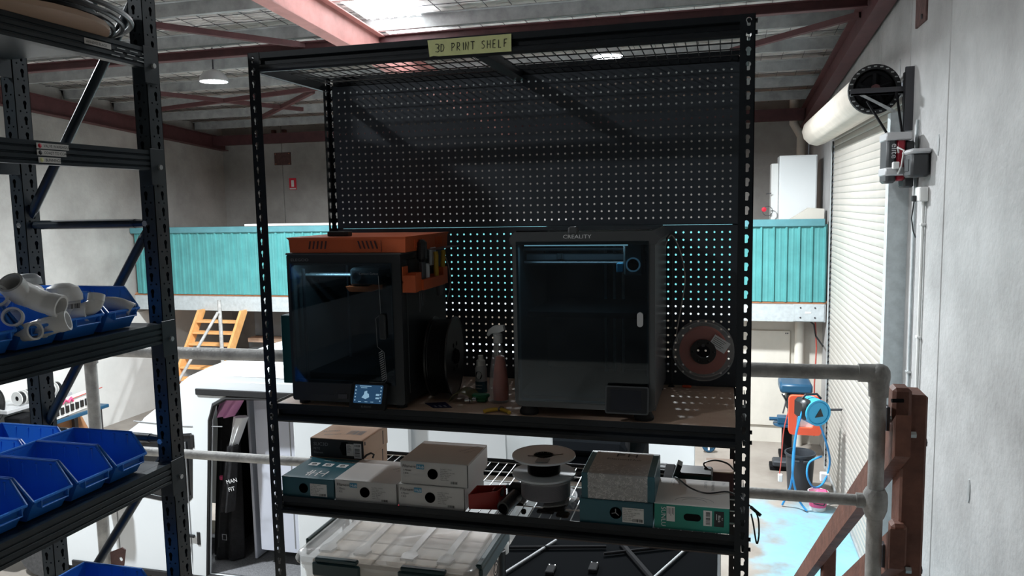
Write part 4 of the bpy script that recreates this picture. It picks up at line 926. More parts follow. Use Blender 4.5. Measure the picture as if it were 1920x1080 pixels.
for r in range(5):
    for q in (.018, .104): 
        if q > .1 or r < 5: m.add([P0 + ux*(q-.002+a) + uv*(.027+.0105*r+b) + un*.0006 for a, b in ((0,0),(.004,0),(.004,.004),(0,.004))], [(0,1,2,3)])
m.add([P0 + ux*a + uv*b + un*.0006 for a, b in ((.040,.038),(.054,.033),(.066,.040),(.064,.050),(.058,.052),(.057,.060),(.048,.057),(.047,.048))], [tuple(range(8))])
part('screen_icons', m, 'screen_light', scr)
m = MB(); text(m, 'ELEGOO', .0075, P0 + ux * .042 + uv * .007 + un * .0004, ux, uv, sx=1.2); part('logo', m, 'ink_grey', scr)
m = MB(); m.tube([(.12, ey0 - .0006, .935), (.19, ey0 - .0006, .935), (.2, ey0 - .0006, .945), (.225, ey0 - .0006, .945)], .0006, 4); m.cbox((.205, ey0 - .003, .925), (.238, ey0, .942), .002); part('front_ports', m, 'steel_dark', t)
EP = t
m = MB().box((ex0 + .02, ey0 + .014, ez1 - .018), (ex0 + .20, ey0 + .024, ez1 - .012)); part('led_strip', m, 'led_cool', t)
def inner_light(p, sx, e, parent):
    l = bpy.data.lights.new('printer_led', 'AREA'); l.shape = 'RECTANGLE'; l.size = sx; l.size_y = .01; l.energy = e; l.color = (.62, .92, 1.0)
    o = bpy.data.objects.new('printer_led', l); COL.objects.link(o); o.parent = parent; o.location = Vector(p) - Vector(ROOT[parent.name])
inner_light((ex0 + .11, ey0 + .03, ez1 - .022), .16, .25, t)
# orange tray on the lid
t = thing('orange_tray', 'orange printed tray with slanted vents lying on the left printer', 'tray', (.24, -.29, 1.397))
tx0, tx1, ty0, ty1, tz0, tz1 = .052, .452, -.480, -.10, 1.397, 1.446
def frustum(mb, a, b, c, d, z0, z1):
    return mb.add([(a[0],a[1],z0),(b[0],a[1],z0),(b[0],b[1],z0),(a[0],b[1],z0),(c[0],c[1],z1),(d[0],c[1],z1),(d[0],d[1],z1),(c[0],d[1],z1)], [(0,1,5,4),(1,2,6,5),(2,3,7,6),(3,0,4,7),(0,3,2,1),(4,5,6,7)])
m = MB(); frustum(m, (tx0, ty0), (tx1, ty1), (tx0 - .002, ty0 - .002), (tx1 + .002, ty1 + .002), tz0, tz1 - .008); frustum(m, (tx0 - .002, ty0 - .002), (tx1 + .002, ty1 + .002), (tx0 - .008, ty0 - .008), (tx1 + .006, ty1 + .006), tz1 - .008, tz1); part('tray_body', m, 'orange_print', t)
m = MB()
for s in range(5): x = .30 + .014 * s; m.add([(x, ty0 - .0025, tz0 + .012), (x + .006, ty0 - .0025, tz0 + .012), (x - .002, ty0 - .0030, tz1 - .012), (x - .008, ty0 - .0030, tz1 - .012)], [(0,1,2,3)])
for s in range(5): x = .12 + .014 * s; m.add([(x, ty0 - .0025, tz0 + .012), (x + .006, ty0 - .0025, tz0 + .012), (x + .011, ty0 - .0030, tz1 - .012), (x + .005, ty0 - .0030, tz1 - .012)], [(0,1,2,3)])
m.box((.372, ty0 - .0026, tz0 + .002), (.3735, ty0 - .002, tz1 - .010))
part('vent_slots', m, 'red_steel', t, stuff=True)
m = MB()
for s in range(6): y = -.41 + .012 * s; m.cbox((tx1, y, tz0 + .010), (tx1 + .004, y + .005, tz1 - .012), .001)
for s in range(5): y = -.22 + .014 * s; m.cbox((tx1, y, tz0 + .010), (tx1 + .004, y + .004, tz1 - .012), .001)
part('side_fins', m, 'orange_print', t, stuff=True)
solo('scraper_block', MB().cbox((.16, -.43, 1.4465), (.235, -.40, 1.462), .002), 'black_plastic', 'small black bar lying on the orange tray', 'bar')
solo('glass_sheet', MB().box((.40, -.34, 1.3962), (.50, -.10, 1.3968)), 'steel_dark', 'thin dark sheet sticking out under the orange tray', 'sheet')
# orange tool holder on the side of the printer and its tools
t = thing('tool_holder', 'orange printed tool holder hung on the right side of the black printer', 'tool holder', (.45, -.33, 1.27))
m = MB(); m.box((.4385, -.480, 1.272), (.442, -.175, 1.308)); m.box((.4385, -.480, 1.30), (.442, -.440, 1.352)); m.box((.442, -.480, 1.272), (.482, -.455, 1.325)); m.box((.442, -.455, 1.272), (.475, -.410, 1.330)); m.box((.442, -.410, 1.272), (.482, -.215, 1.305)); m.box((.442, -.215, 1.272), (.478, -.175, 1.330)); part('bracket', m, 'orange_print', t)
m = MB()
for y in (-.40, -.385, -.37, -.355, -.21): m.cyl((.462, y, 1.20 - (y + .4) * -.6), (.462, y, 1.31), .0016, n=6)
solo('hex_keys', m, 'steel_dark', 'row of thin hex keys hanging below the orange holder', 'hex keys')
t = thing('black_scraper', 'black handled scraper standing in the orange tool holder', 'scraper', (.465, -.375, 1.30)); part('handle', MB().cbox((.450, -.392, 1.36), (.478, -.352, 1.432), .010), 'black_plastic', t, True); part('blade', MB().cbox((.458, -.388, 1.29), (.470, -.356, 1.362), .002), 'steel_dark', t)
solo('grey_brush', MB().cbox((.452, -.335, 1.29), (.468, -.315, 1.352), .004), 'spool_grey', 'pale grey tool between scraper and yellow cutters in the holder', 'tool')
solo('white_box_tool', MB().cbox((.446, -.27, 1.34), (.456, -.22, 1.40), .003), 'spool_grey', 'grey card behind the yellow cutters in the tool holder', 'card')
t = thing('flush_cutters', 'yellow handled cutters standing upright in the orange tool holder', 'pliers', (.47, -.23, 1.29))
for (ya, yb) in ((-.262, -.258), (-.19, -.205)): part('grip', MB().tube([(.468, yb, 1.285), (.470, (ya+yb)/2 - .004, 1.33), (.470, ya, 1.375), (.468, ya + .002, 1.385)], .0085, 8), 'yellow_grip', t, True)
part('jaw', MB().cbox((.462, -.250, 1.235), (.474, -.210, 1.29), .004), 'steel_dark', t)
solo('teal_panel', MB().cbox((-.026, -.43, .955), (.0395, -.24, 1.185), .002), 'teal_board', 'teal slab fixed to the left side of the black printer', 'panel')
t_ = [(.443, -.10, 1.36), (.447, -.08, 1.33), (.452, -.07, 1.28), (.448, -.07, 1.24), (.443, -.09, 1.20)]
solo('feed_tube', MB().tube(t_, .0021, 6), 'ptfe', 'thin pale feed tube looping at the back of the black printer', 'tube', True)

# spools. axis along local X, centre at the origin
def make_spool(name, label, loc, rot, R, w, rf, mflange, mfil, group=None, hub=.027, windings=True, holes=False):
    t = thing(name, label, 'filament spool', (0, 0, 0), group); n = 40
    for s in (-1, 1):
        m = MB(); x0, x1 = s * (w/2 - .004), s * w/2
        if holes: m.holed(circ(0, 0, R, 48), [circ(0, 0, hub, 20)] + [circ(.045 * math.cos(a), .045 * math.sin(a), .009, 8) for a in [k * math.pi / 3 for k in range(6)]], 'X', x0, x1)
        else: m.ring([(hub, x0), (R, x0), (R, x1), (hub, x1)], (0, 0, 0), 'X', n)
        m.ring([(R - .004, x1 - s * .001), (R, x1 - s * .001), (R, x1 + s * .0015), (R - .004, x1 + s * .0015)], (0, 0, 0), 'X', n)
        part('flange', m, mflange, t, True)
    m = MB().ring([(hub, -w/2), (hub + .004, -w/2), (hub + .004, w/2), (hub, w/2)], (0, 0, 0), 'X', 24); part('hub', m, 'black_plastic', t, True)
    prof = []; k = 26; ww = w - .010
    for i in range(k + 1): prof += [(rf, -ww/2 + ww * i / k)] if i in (0, k) else [(rf - .0012, -ww/2 + ww * i / k - .0001), (rf + .0003, -ww/2 + ww * (i + .5) / k)]
    m = MB().ring([(hub + .004, -ww/2)] + prof + [(hub + .004, ww/2)], (0, 0, 0), 'X', 40); part('filament', m, mfil, t, True)
    t.location = loc; t.rotation_euler = rot; ROOT[t.name] = tuple(loc); return t
make_spool('filament_spool', 'black filament spool on the right side of the black printer', (.500, -.285, 1.036), (0, 0, .10), .134, .072, .124, 'fil_black', 'fil_black', holes=True)
part('spool_arm', MB().cyl((.436, -.285, 1.036), (.545, -.285, 1.036), .024, n=16), 'matte_black', EP)
rs = make_spool('filament_spool', 'red filament on a clear spool hanging on the pegboard', (1.340, -.063, 1.040), (0, 0, math.pi / 2), .100, .060, .078, 'spool_clear', 'fil_red', hub=.030)
m = MB()                                             # black core and label belong to the red spool
m.ring([(.022, -.034), (.042, -.034), (.042, -.031), (.022, -.031)], (0, 0, 0), 'X', 28)
for k in range(6): a = math.pi * k / 3; m.lathe([(.001, -.036), (.004, -.034)], (0, .034 * math.cos(a), .034 * math.sin(a)), 'X', 8)
q = part('core_ring', m, 'fil_black', rs); q.data.transform(Matrix.Translation(Vector(ROOT[rs.name])))
lm = MB(); c_, s_ = math.cos(-.55), math.sin(-.55)
lm.add([(-.0335, -(.048 + a * c_ - b * s_), .030 + a * s_ + b * c_) for a, b in ((-.024, -.020), (.034, -.020), (.034, .020), (-.024, .020))], [(0, 1, 2, 3)])
q = part('label', lm, 'white_print', rs); q.data.transform(Matrix.Translation(Vector(ROOT[rs.name])))
lm = MB()
for k in range(5): lm.add([(-.0338, -(.048 + a * c_ - b * s_), .030 + a * s_ + b * c_) for a, b in ((-.020, .012 - .006 * k), (.022 - .004 * (k % 3), .012 - .006 * k), (.022 - .004 * (k % 3), .0135 - .006 * k), (-.020, .0135 - .006 * k))], [(0, 1, 2, 3)])
q2 = part('print', lm, 'ink', q); q2.data.transform(Matrix.Translation(Vector(ROOT[rs.name])))
solo('peg_hook', MB().cyl((1.340, -.10, 1.062), (1.340, 0.0, 1.062), .006, n=8), 'steel_dark', 'steel peg holding the red spool on the pegboard', 'hook')

# ------------------------------------------------------------------ printer on the right
kx0, kx1, ky0, ky1, kz0, kz1 = .795, 1.214, -.478, -.035, .930, 1.430
t = thing('large_enclosed_printer', 'large grey framed 3D printer with a dark glass door, right on the shelf', '3D printer', ((kx0+kx1)/2, (ky0+ky1)/2, .9))
m = MB(); m.holed(rrect(kx0, kz0, kx1, kz1 + .004, .02), [rrect(kx0 + .017, kz0 + .020, kx1 - .023, kz1 - .004, .012)], 'Y', ky0 - .004, ky0 + .018); part('front_frame', m, 'printer_grey', t)
m = MB(); m.prism([(kx0 - .002, kz1 - .012), (kx0 - .010, kz1 + .004), (kx0 + .006, kz1 + .026), (kx1 - .006, kz1 + .026), (kx1 + .014, kz1 + .004), (kx1 + .002, kz1 - .012)], 'Y', ky0 - .006, ky1 + .006); part('top_hood', m, 'printer_grey', t)
m = MB(); m.cbox((kx0 + .01, ky0 + .004, kz1 + .0262), (kx1 - .01, ky1, kz1 + .030), .001); part('top_lid', m, 'smoke_lid', t)
m = MB(); m.cbox((.965, ky0 - .012, kz1 + .018), (.992, ky0 + .02, kz1 + .040), .004); part('top_camera', m, 'printer_grey', t)
m = MB(); m.box((kx0, ky0 + .018, kz0), (kx0 + .004, ky1, kz1 - .012)); part('side_panel', m, 'printer_dark', t)
m = MB(); m.box((kx1 - .004, ky0 + .018, kz0), (kx1, ky1, kz1 - .012)); part('side_panel', m, 'printer_grey', t)
m = MB(); m.box((kx0 + .004, ky1 - .004, kz0), (kx1 - .004, ky1, kz1 - .012)); m.box((kx0 + .004, ky0 + .018, kz0), (kx1 - .004, ky1 - .004, kz0 + .03)); part('rear_shell', m, 'printer_dark', t)
part('door_glass', MB().box((kx0 + .012, ky0 - .008, kz0 + .017), (kx1 - .018, ky0 - .0045, kz1 - .002)), 'tint_glass', t)
m = MB()
for zz, yy in ((kz1 - .030, ky0 + .09), (kz1 - .055, ky0 + .14), (kz1 - .072, ky0 + .10)): m.cyl((kx0 + .01, yy, zz), (kx1 - .01, yy, zz), .005, n=8)
m.cbox((kx0 + .01, ky0 + .12, kz1 - .068), (kx1 - .01, ky0 + .135, kz1 - .045), .003); part('gantry_rod', m, 'steel_dark', t)
hd = part('print_head', MB().cbox((1.120, ky0 + .025, kz1 - .105), (1.178, ky0 + .085, kz1 - .005), .006), 'printer_grey', t)
m = MB(); m.ring([(.017, -.004), (.021, -.004), (.021, .004), (.017, .004)], (1.149, ky0 + .022, kz1 - .072), 'Y', 28); part('fan_ring', m, 'ring_blue_glow', hd, label='pale blue ring of the print head fan')
part('fan_face', MB().lathe([(.001, -.001), (.0165, -.001)], (1.149, ky0 + .0235, kz1 - .072), 'Y', 24), 'matte_black', hd)
part('head_badge', MB().cbox((1.100, ky0 + .03, kz1 - .095), (1.119, ky0 + .06, kz1 - .068), .002), 'hub_blue', hd)
m = MB()
for x in (1.015, 1.075, 1.045): m.cyl((x, ky1 - .05, kz0 + .03), (x, ky1 - .05, kz1 - .02), .005, n=8)
part('lead_screw', m, 'zinc', t)
m = MB(); m.box((kx0 + .03, ky0 + .05, 1.205), (kx1 - .03, ky1 - .03, 1.212)); m.box((kx0 + .03, ky0 + .05, 1.196), (kx1 - .03, ky0 + .055, 1.205)); part('print_bed', m, 'matte_black', t)
m = MB(); m.cyl((kx0 + .05, ky0 + .25, kz1 - .06), (kx0 + .05, ky0 + .25, kz1 - .045), .012, n=12); m.cyl((kx0 + .12, ky0 + .12, kz1 - .062), (kx0 + .12, ky0 + .12, kz1 - .045), .012, n=12); part('belt_pulley', m, 'chrome', t)
m = MB().prism(rrect(1.164, 1.182, 1.181, 1.224, .008), 'Y', ky0 - .018, ky0 - .0085); part('door_handle', m, 'motor_silver', t)
m = MB(); text(m, 'CREALITY', .0155, (.949, ky0 - .0072, kz1 + .0065), XU, ZU, sx=1.22); part('logo', m, 'white_print', t)
m = MB().box((kx0 + .03, ky0 + .022, kz1 - .017), (kx1 - .08, ky0 + .034, kz1 - .0125)); part('led_strip', m, 'led_cool', t)
inner_light((kx0 + .18, ky0 + .034, kz1 - .019), .30, .28, t)
for x in (kx0 + .035, kx1 - .035):
    for y in (ky0 + .03, ky1 - .04): part('foot', MB().lathe([(.028, 0), (.030, .008), (.022, .022), (.020, .031)], (x, y, .9), 'Z', 16), 'rubber', t, True)
P1 = Vector((1.074, -.522, .932)); uv1 = Vector((0, .22, .975)).normalized(); un1 = ux.cross(uv1)
m = MB().prism(rrect(0, 0, .124, .080, .006), 'Z', -.014, 0).map(onscr(P1, ux, uv1, un1)); scr = part('touch_screen', m, 'printer_grey', t)
m = MB().prism(rrect(.004, .004, .120, .076, .004), 'Z', 0, .0005).map(onscr(P1, ux, uv1, un1)); part('bezel', m, 'black_plastic', scr)
m = MB().prism(rrect(.014, .011, .104, .069, .001), 'Z', .0005, .0008).map(onscr(P1, ux, uv1, un1)); part('display', m, 'screen_off', scr)
pts = [(1.212, -.06, 1.37), (1.216, -.058, 1.40), (1.235, -.055, 1.425), (1.262, -.05, 1.37), (1.278, -.05, 1.28), (1.265, -.05, 1.18), (1.252, -.06, 1.10), (1.256, -.063, 1.06)]
hose('filament_strand', pts, .0022, 'ptfe', 'thin pale red strand looping from the large printer to the red spool')

# ------------------------------------------------------------------ small things on the printer shelf
Z = .90
x, y = .607, -.225
t = thing('adhesive_bottle', 'small spray bottle with white cap and round F badge', 'spray bottle', (x, y, Z))
part('body', MB().lathe([(.019, 0), (.020, .004), (.020, .085), (.017, .094), (.012, .097)], (x, y, Z), 'Z', 24), 'bottle_white', t, True)
part('lower_band', MB().lathe([(.0203, .004), (.0203, .042)], (x, y, Z), 'Z', 24), 'label_teal', t, True)
part('cap', MB().lathe([(.0155, .094), (.0155, .112), (.010, .116), (.009, .130), (.001, .131)], (x, y, Z), 'Z', 20), 'white_plastic', t, True)
m = MB(); nn = 16; vs = [(x + .0206 * math.sin(-.15 + .62 * math.cos(2*math.pi*i/nn)), y - .0206 * math.cos(-.15 + .62 * math.cos(2*math.pi*i/nn)), Z + .064 + .0145 * math.sin(2*math.pi*i/nn)) for i in range(nn)]; m.add(vs, [tuple(range(nn))]); bd = part('badge', m, 'ink', t)
m = MB(); text(m, 'F', .019, (x - .009, y - .0213, Z + .057), (.99, -.12, 0), ZU); part('letter', m, 'white_print', bd)
m = MB(); text(m, 'ADHESIVE', .0062, (x - .017, y - .0212, Z + .028), XU, ZU); part('lettering', m, 'white_print', t); part('lettering', text(MB(), 'SPRAY', .0072, (x - .012, y - .0212, Z + .017), XU, ZU), 'white_print', t); part('lettering', text(MB(), 'Filaform', .0045, (x - .010, y - .0212, Z + .0445), XU, ZU), 'ink', t)
x, y = .700, -.330
t = thing('clear_spray_bottle', 'clear trigger spray bottle with red contents beside the large printer', 'spray bottle', (x, y, Z))
part('body', MB().lathe([(.031, 0), (.033, .004), (.033, .05), (.028, .10), (.018, .17), (.013, .19), (.013, .20)], (x, y, Z), 'Z', 26), 'clear_bottle', t, True)
part('contents', MB().lathe([(.001, .006), (.024, .008), (.026, .05), (.022, .10), (.014, .15), (.001, .155)], (x + .006, y, Z), 'Z', 18), 'red_liquid', t, True)
part('collar', MB().lathe([(.015, .195), (.015, .222), (.010, .226)], (x, y, Z), 'Z', 18), 'frost', t, True)
m = MB().prism([(-.034, .222), (-.028, .238), (-.012, .250), (.02, .252), (.024, .236), (.0, .226), (-.018, .226), (-.030, .216)], 'Y', y - .010, y + .010).map(lambda a, b, c: (a + x, b, c + Z)); part('trigger_head', m, 'frost', t)
part('dip_tube', MB().cyl((x - .008, y, Z + .01), (x, y, Z + .2), .002, n=6), 'frost', t)
t = thing('arched_offcut', 'olive translucent arched strip lying on the shelf', 'offcut', (.59, -.34, Z)); m = MB(); a_ = arc((0, 0), .036, .25, math.pi - .1, 12); b_ = arc((0, 0), .033, .25, math.pi - .1, 12)
m.prism([(p, q) for p, q in a_] + [(p, q) for p, q in reversed(b_)], 'Y', -.38, -.30).map(lambda p, q, r: (p * 1.15 + .585, q, r + Z + .001)); part('strip', m, 'olive', t, True)
t = thing('green_clip', 'green plastic gadget with a chrome connector on the shelf', 'gadget', (.64, -.345, Z)); m = MB().cbox((.612, -.36, Z + .012), (.668, -.325, Z + .026), .004); m.cbox((.63, -.358, Z + .001), (.664, -.33, Z + .014), .004); part('body', m, 'green_plastic', t, True)
m = MB(); m.cyl((.612, -.375, Z + .010), (.628, -.362, Z + .010), .0095, n=12); m.cyl((.598, -.38, Z + .010), (.612, -.375, Z + .010), .006, n=10); part('connector', m, 'chrome', t, True)
t = thing('navy_card', 'navy blue card with white squares beside the black spool', 'card', (.52, -.40, Z)); m = MB(); m.add([(.468, -.40, Z + .001), (.518, -.452, Z + .001), (.575, -.435, Z + .001), (.53, -.375, Z + .001), (.468, -.40, Z + .002), (.518, -.452, Z + .002), (.575, -.435, Z + .002), (.53, -.375, Z + .002)], [(4,5,6,7),(0,1,5,4),(1,2,6,5),(2,3,7,6),(3,0,4,7)]); part('sheet', m, 'navy_card', t)
m = MB()
for i in range(3):
    for j in range(2): quad(m, (.518 + .015 * i - .008 * j, -.443 + .004 * i + .012 * j, Z + .0025), XU, YU, .008, .004)
part('white_squares', m, 'white_print', t)
t = thing('yellow_pliers', 'yellow handled cutters lying at the front edge of the shelf', 'pliers', (.735, -.45, Z))
for s in (-1, 1): part('grip', MB().tube([(.735 + s * .006, -.452, Z + .008), (.735 + s * .020, -.460, Z + .008), (.735 + s * .036, -.474, Z + .008), (.735 + s * .040, -.480, Z + .007)], .0062, 8), 'yellow_grip', t, True)
part('jaw', MB().cbox((.728, -.452, Z + .003), (.744, -.425, Z + .011), .003), 'steel_dark', t)
solo('red_clump', MB().tube([(.655, -.20, Z + .01), (.67, -.21, Z + .03), (.662, -.20, Z + .05), (.675, -.19, Z + .07), (.668, -.2, Z + .045), (.68, -.21, Z + .02)], .010, 7), 'fil_red', 'rust red tangle behind the clear spray bottle', 'scrap', True)
solo('filament_scrap', MB().cbox((1.268, -.03, Z), (1.30, -.018, Z + .008), .003), 'orange_red', 'tiny orange scrap on the shelf under the red spool', 'scrap')
t = thing('hanging_flex', 'thin black cord hanging behind the large printer', 'cord', (1.235, -.02, .9)); part('cord', MB().cyl((1.232, -.02, 1.39), (1.232, -.02, .905), .0025, n=6), 'black_plastic', t); part('foot', MB().lathe([(.012, .0), (.008, .006), (.003, .016)], (1.232, -.02, .9), 'Z', 10), 'rubber', t)

# ------------------------------------------------------------------ boxes on the wire shelf
BZ0 = .578
def carton(name, label, x0, x1, y0, y1, z0, z1, mb_front, mb_top, rot=0, lidline=True):
    cx, cy = (x0 + x1) / 2, (y0 + y1) / 2; t = thing(name, label, 'box', (cx, cy, z0))
    part('carton', MB().cbox((x0, y0, z0), (x1, y1, z1 - .002), .0015), mb_front, t)
    m = MB().cbox((x0 - .0008, y0 - .0006, z1 - .0028), (x1 + .0004, y1, z1), .0008); part('lid', m, mb_top, t)
    return t
def tiny_lines(mb, o, u, v, w, rows, dy, seed=1, h=.0016):
    r = random.Random(seed)
    for k in range(rows): quad(mb, Vector(o) - Vector(v) * dy * k, u, v, w * r.uniform(.45, 1), h)
    return mb
INFO = ['PLA PRO+ 1.75mm', 'Color: Black', 'Printing Temp: 190-230C', 'Bed Temp: 45-60C', 'M.F.D: 2024/09', 'N.W.: 1KG', 'Made in China']
def info_block(mb, x, y, z, size, dy):
    for k, s in enumerate(INFO): text(mb, s, size, (x, y, z - dy * k), XU, ZU)
def hub_box(label, x0, x1, y0, y1, z0, z1, flat=True):
    t = carton('filament_box', label, x0, x1, y0, y1, z0, z1, 'carton_white', 'carton_white'); w = x1 - x0; h = z1 - z0; f = y0 - .0011
    m = MB(); text(m, 'Filament', .0135, (x0 + w * .035, f, z1 - .021), XU, ZU); text(m, '1.75mm', .0085, (x0 + w * .04, f, z1 - .033), XU, ZU); text(m, '1 KG', .0085, (x0 + w * .04, f, z1 - .043), XU, ZU); info_block(m, x0 + w * .60, f, z1 - .021, .0048, .0058); barcode(m, (x0 + w * .75, f, z0 + .010), XU, ZU, .022, .008); part('print', m, 'ink', t)
    b = part('blue_badge', quad(MB(), (x0 + w * .245, f, z1 - .024), XU, ZU, .026, .0155), 'hub_blue', t); part('badge_text', text(MB(), 'Hub', .0135, (x0 + w * .255, f - .0004, z1 - .021), XU, ZU), 'white_print', b)
    m = MB(); m.lathe([(.001, 0), (.0165, 0)], (x0 + w * .485, f, z0 + h * .5), 'Y', 24); m.ring([(.0165, -.0003), (.0172, -.0003), (.0172, .001), (.0165, .001)], (x0 + w * .485, f, z0 + h * .5), 'Y', 24); part('spool_window', m, 'matte_black', t)
    part('end_flap', MB().cbox((x1 - .0004, y0 + .004, z0 + .003), (x1 + .0012, y1 - .004, z1 - .004), .0005), 'carton_brown' if not flat else 'carton_white', t)
    part('seam', MB().box((x1 - .0012, y0 - .0010, z0), (x1 + .0002, y0 + .002, z1 - .001)), 'ink', t)
    m = MB(); text(m, 'FilamentHub', .016, (x0 + w * .72, y0 + .12, z1 + .0004), (.55, .83, 0), (-.83, .55, 0)); tiny_lines(m, (x0 + w * .78, y0 + .11, z1 + .0004), (.55, .83, 0), (-.83, .55, 0), .05, 2, .006); part('top_print', m, 'ink_grey', t)
    return t
hub_box('white FilamentHub box between the teal box and the white stack', .174, .394, -.478, -.272, BZ0, .652)
hub_box('lower white FilamentHub box of the stack of two', .399, .623, -.478, -.274, BZ0, .654)
hub_box('upper white FilamentHub box of the stack of two', .407, .634, -.474, -.262, .6545, .730)
t = carton('filament_box', 'teal FilamentHub box lying at the left end of the wire shelf', -.022, .169, -.478, -.276, BZ0, .648, 'carton_teal', 'carton_teal'); f = -.4792
m = MB(); m.lathe([(.001, 0), (.0165, 0)], (.058, f, .612), 'Y', 24); part('spool_window', m, 'matte_black', t)
lb = part('label', MB().box((.083, f, .588), (.144, f + .0005, .630)), 'paper', t); m = MB()
for k, s in enumerate(INFO): text(m, s, .0046, (.0855, f - .0004, .6245 - .0052 * k), XU, ZU)
barcode(m, (.116, f - .0004, .590), XU, ZU, .024, .008); part('print', m, 'ink', lb)
m = MB()
for i, (a, b) in enumerate(((.008, -.36), (.062, -.36), (.116, -.36))): quad(m, (a, b, .6485), XU, YU, .036, .030)
wh = part('white_panels', m, 'white_print', t); m = MB()
for a, b in ((.026, -.345), (.080, -.345), (.134, -.345)): m.ring([(.006, 0), (.009, 0), (.009, .0002), (.006, .0002)], (a, b, .6488), 'Z', 10); quad(m, (a - .009, b - .006, .6489), (.8, .6, 0), (-.6, .8, 0), .018, .003)
part('pictogram', m, 'ink', wh)
m = MB(); text(m, 'FilamentHub.com.au', .014, (.168, -.300, .6485), (-1, 0, 0), (0, -1, 0), sx=1.1); part('top_print', m, 'white_print', t); m = MB()
for (a, b, w, h) in ((.052, -.455, .005, .05), (.062, -.455, .005, .05), (.045, -.432, .05, .005), (.085, -.455, .005, .05), (.085, -.432, .03, .005), (.112, -.455, .005, .05)): quad(m, (a, b, .6485), XU, YU, w, h)
part('top_logo', m, 'white_print', t)
for i, (z0, z1) in enumerate(((.578, .6475), (.648, .718))):
    t = carton('slic_box', ['lower brown SLIC3D box hidden behind the teal box', 'upper brown SLIC3D filament box with a black end, behind the teal box'][i], -.033 + .004 * i, .175 + .004 * i, -.270, -.065, z0, z1, 'carton_brown', 'carton_brown'); a0 = -.033 + .004 * i
    part('black_end', MB().box((a0, -.2714, z0 + .001), (a0 + .208, -.2702, z1 - .003)), 'carton_black', t)
    m = MB(); text(m, 'SLIC3D', .017, (a0 + .012, -.2718, z1 - .027), XU, ZU, sx=1.1); text(m, 'PETG', .011, (a0 + .012, -.2718, z1 - .042), XU, ZU); text(m, 'Filament', .011, (a0 + .012, -.2718, z1 - .056), XU, ZU); part('print', m, 'grey_print', t)
    m = MB().prism([(.086, z0 + .038), (.094, z0 + .060), (.118, z0 + .062), (.130, z0 + .042), (.120, z0 + .014), (.098, z0 + .012)], 'Y', -.2716, -.2712); part('spool_window', m, 'matte_black', t)
    lb = part('label', MB().box((a0 + .142, -.2719, z0 + .012), (a0 + .170, -.2714, z0 + .055)), 'paper', t); part('label', MB().box((a0 + .171, -.2719, z0 + .004), (a0 + .200, -.2714, z0 + .058)), 'white_print', t)
    m = MB(); tiny_lines(m, (a0 + .144, -.2722, z0 + .050), XU, ZU, .022, 6, .005, 3); barcode(m, (a0 + .174, -.2722, z0 + .010), (0, 0, 1), XU, .03, .020); barcode(m, (a0 + .174, -.2722, z0 + .046), XU, ZU, .022, .008); part('print', m, 'ink', lb)
    m = MB(); m.box((a0 + .2082, -.262, z1 - .02), (a0 + .2090, -.255, z1 - .008)); m.cbox((a0 + .2078, -.11, z0 + .008), (a0 + .2088, -.104, z1 - .01), .0003); part('tab_slit', m, 'ink', t)
    m = MB(); barcode(m, (a0 + .11, -.21, z1 + .0004), XU, YU, .06, .05); text(m, 'SLIC3D', .020, (a0 + .012, -.20, z1 + .0004), (.93, .36, 0), (-.36, .93, 0)); text(m, 'Filament', .018, (a0 + .035, -.235, z1 + .0004), (.93, .36, 0), (-.36, .93, 0)); part('top_print', m, 'ink_grey', t)
t = carton('filament_box', 'dark teal box with a white label under the patterned box', .989, 1.208, -.480, -.27, BZ0, .655, 'carton_teal', 'carton_teal'); f = -.4812
m = MB(); m.lathe([(.001, 0), (.018, 0)], (1.098, f, .618), 'Y', 24); wd = part('spool_window', m, 'matte_black', t); m = MB(); 
for a in (1.57, 3.4, 5.6): m.cyl((1.098, f - .0004, .619), (1.098 + .012 * math.cos(a), f - .0004, .619 + .012 * math.sin(a)), .0014, n=5)
part('window_glint', m, 'grey_print', wd)
lb = part('label', MB().box((1.118, f, .592), (1.181, f + .0005, .637)), 'paper', t); m = MB()
for k, s in enumerate(['ASA CARBON FIBER 1.75mm'] + INFO[1:]): text(m, s, .0048, (1.121, f - .0004, .631 - .0055 * k), XU, ZU)
barcode(m, (1.148, f - .0004, .595), XU, ZU, .03, .009); part('print', m, 'ink', lb)
t = thing('filament_box', 'teal box with white patterned FilamentHub sleeve, atop the dark teal box', 'box', (1.105, -.375, .6555))
part('carton', MB().cbox((.995, -.478, .6558), (1.213, -.262, .735), .002), 'carton_teal', t)
sl = part('sleeve', MB().cbox((1.013, -.4788, .6558), (1.193, -.262, .7358), .002), 'sleeve_grey', t)
m = MB(); rnd = random.Random(11)
for k in range(340):        # little printed curls on the sleeve front and top
    onf = k < 230; a = 1.016 + rnd.random() * .172; b = (.659 + rnd.random() * .073) if onf else (-.475 + rnd.random() * .095); r = rnd.uniform(.0026, .0042); s0 = rnd.uniform(0, 6.28); w = .0007; g = []
    for i in range(5): c_ = s0 + 3.6 * i / 4; g += [(a + (r - w) * math.cos(c_), b + (r - w) * math.sin(c_)), (a + (r + w) * math.cos(c_), b + (r + w) * math.sin(c_))]
    m.add([(p, -.4792, q) if onf else (p, q, .7362) for p, q in g], [(2*i, 2*i+2, 2*i+3, 2*i+1) for i in range(4)])
part('pattern', m, 'paper', sl, stuff=True)
m = MB(); text(m, 'FilamentHub', .020, (1.053, -.345, .7364), XU, YU, sx=1.05)
for (a, b, w, h) in ((1.08, -.315, .005, .03), (1.085, -.302, .02, .005), (1.085, -.29, .02, .005), (1.115, -.315, .005, .03), (1.12, -.302, .02, .005), (1.14, -.315, .005, .03)): quad(m, (a, b, .7364), XU, YU, w, h)
part('top_print', m, 'ink', sl)
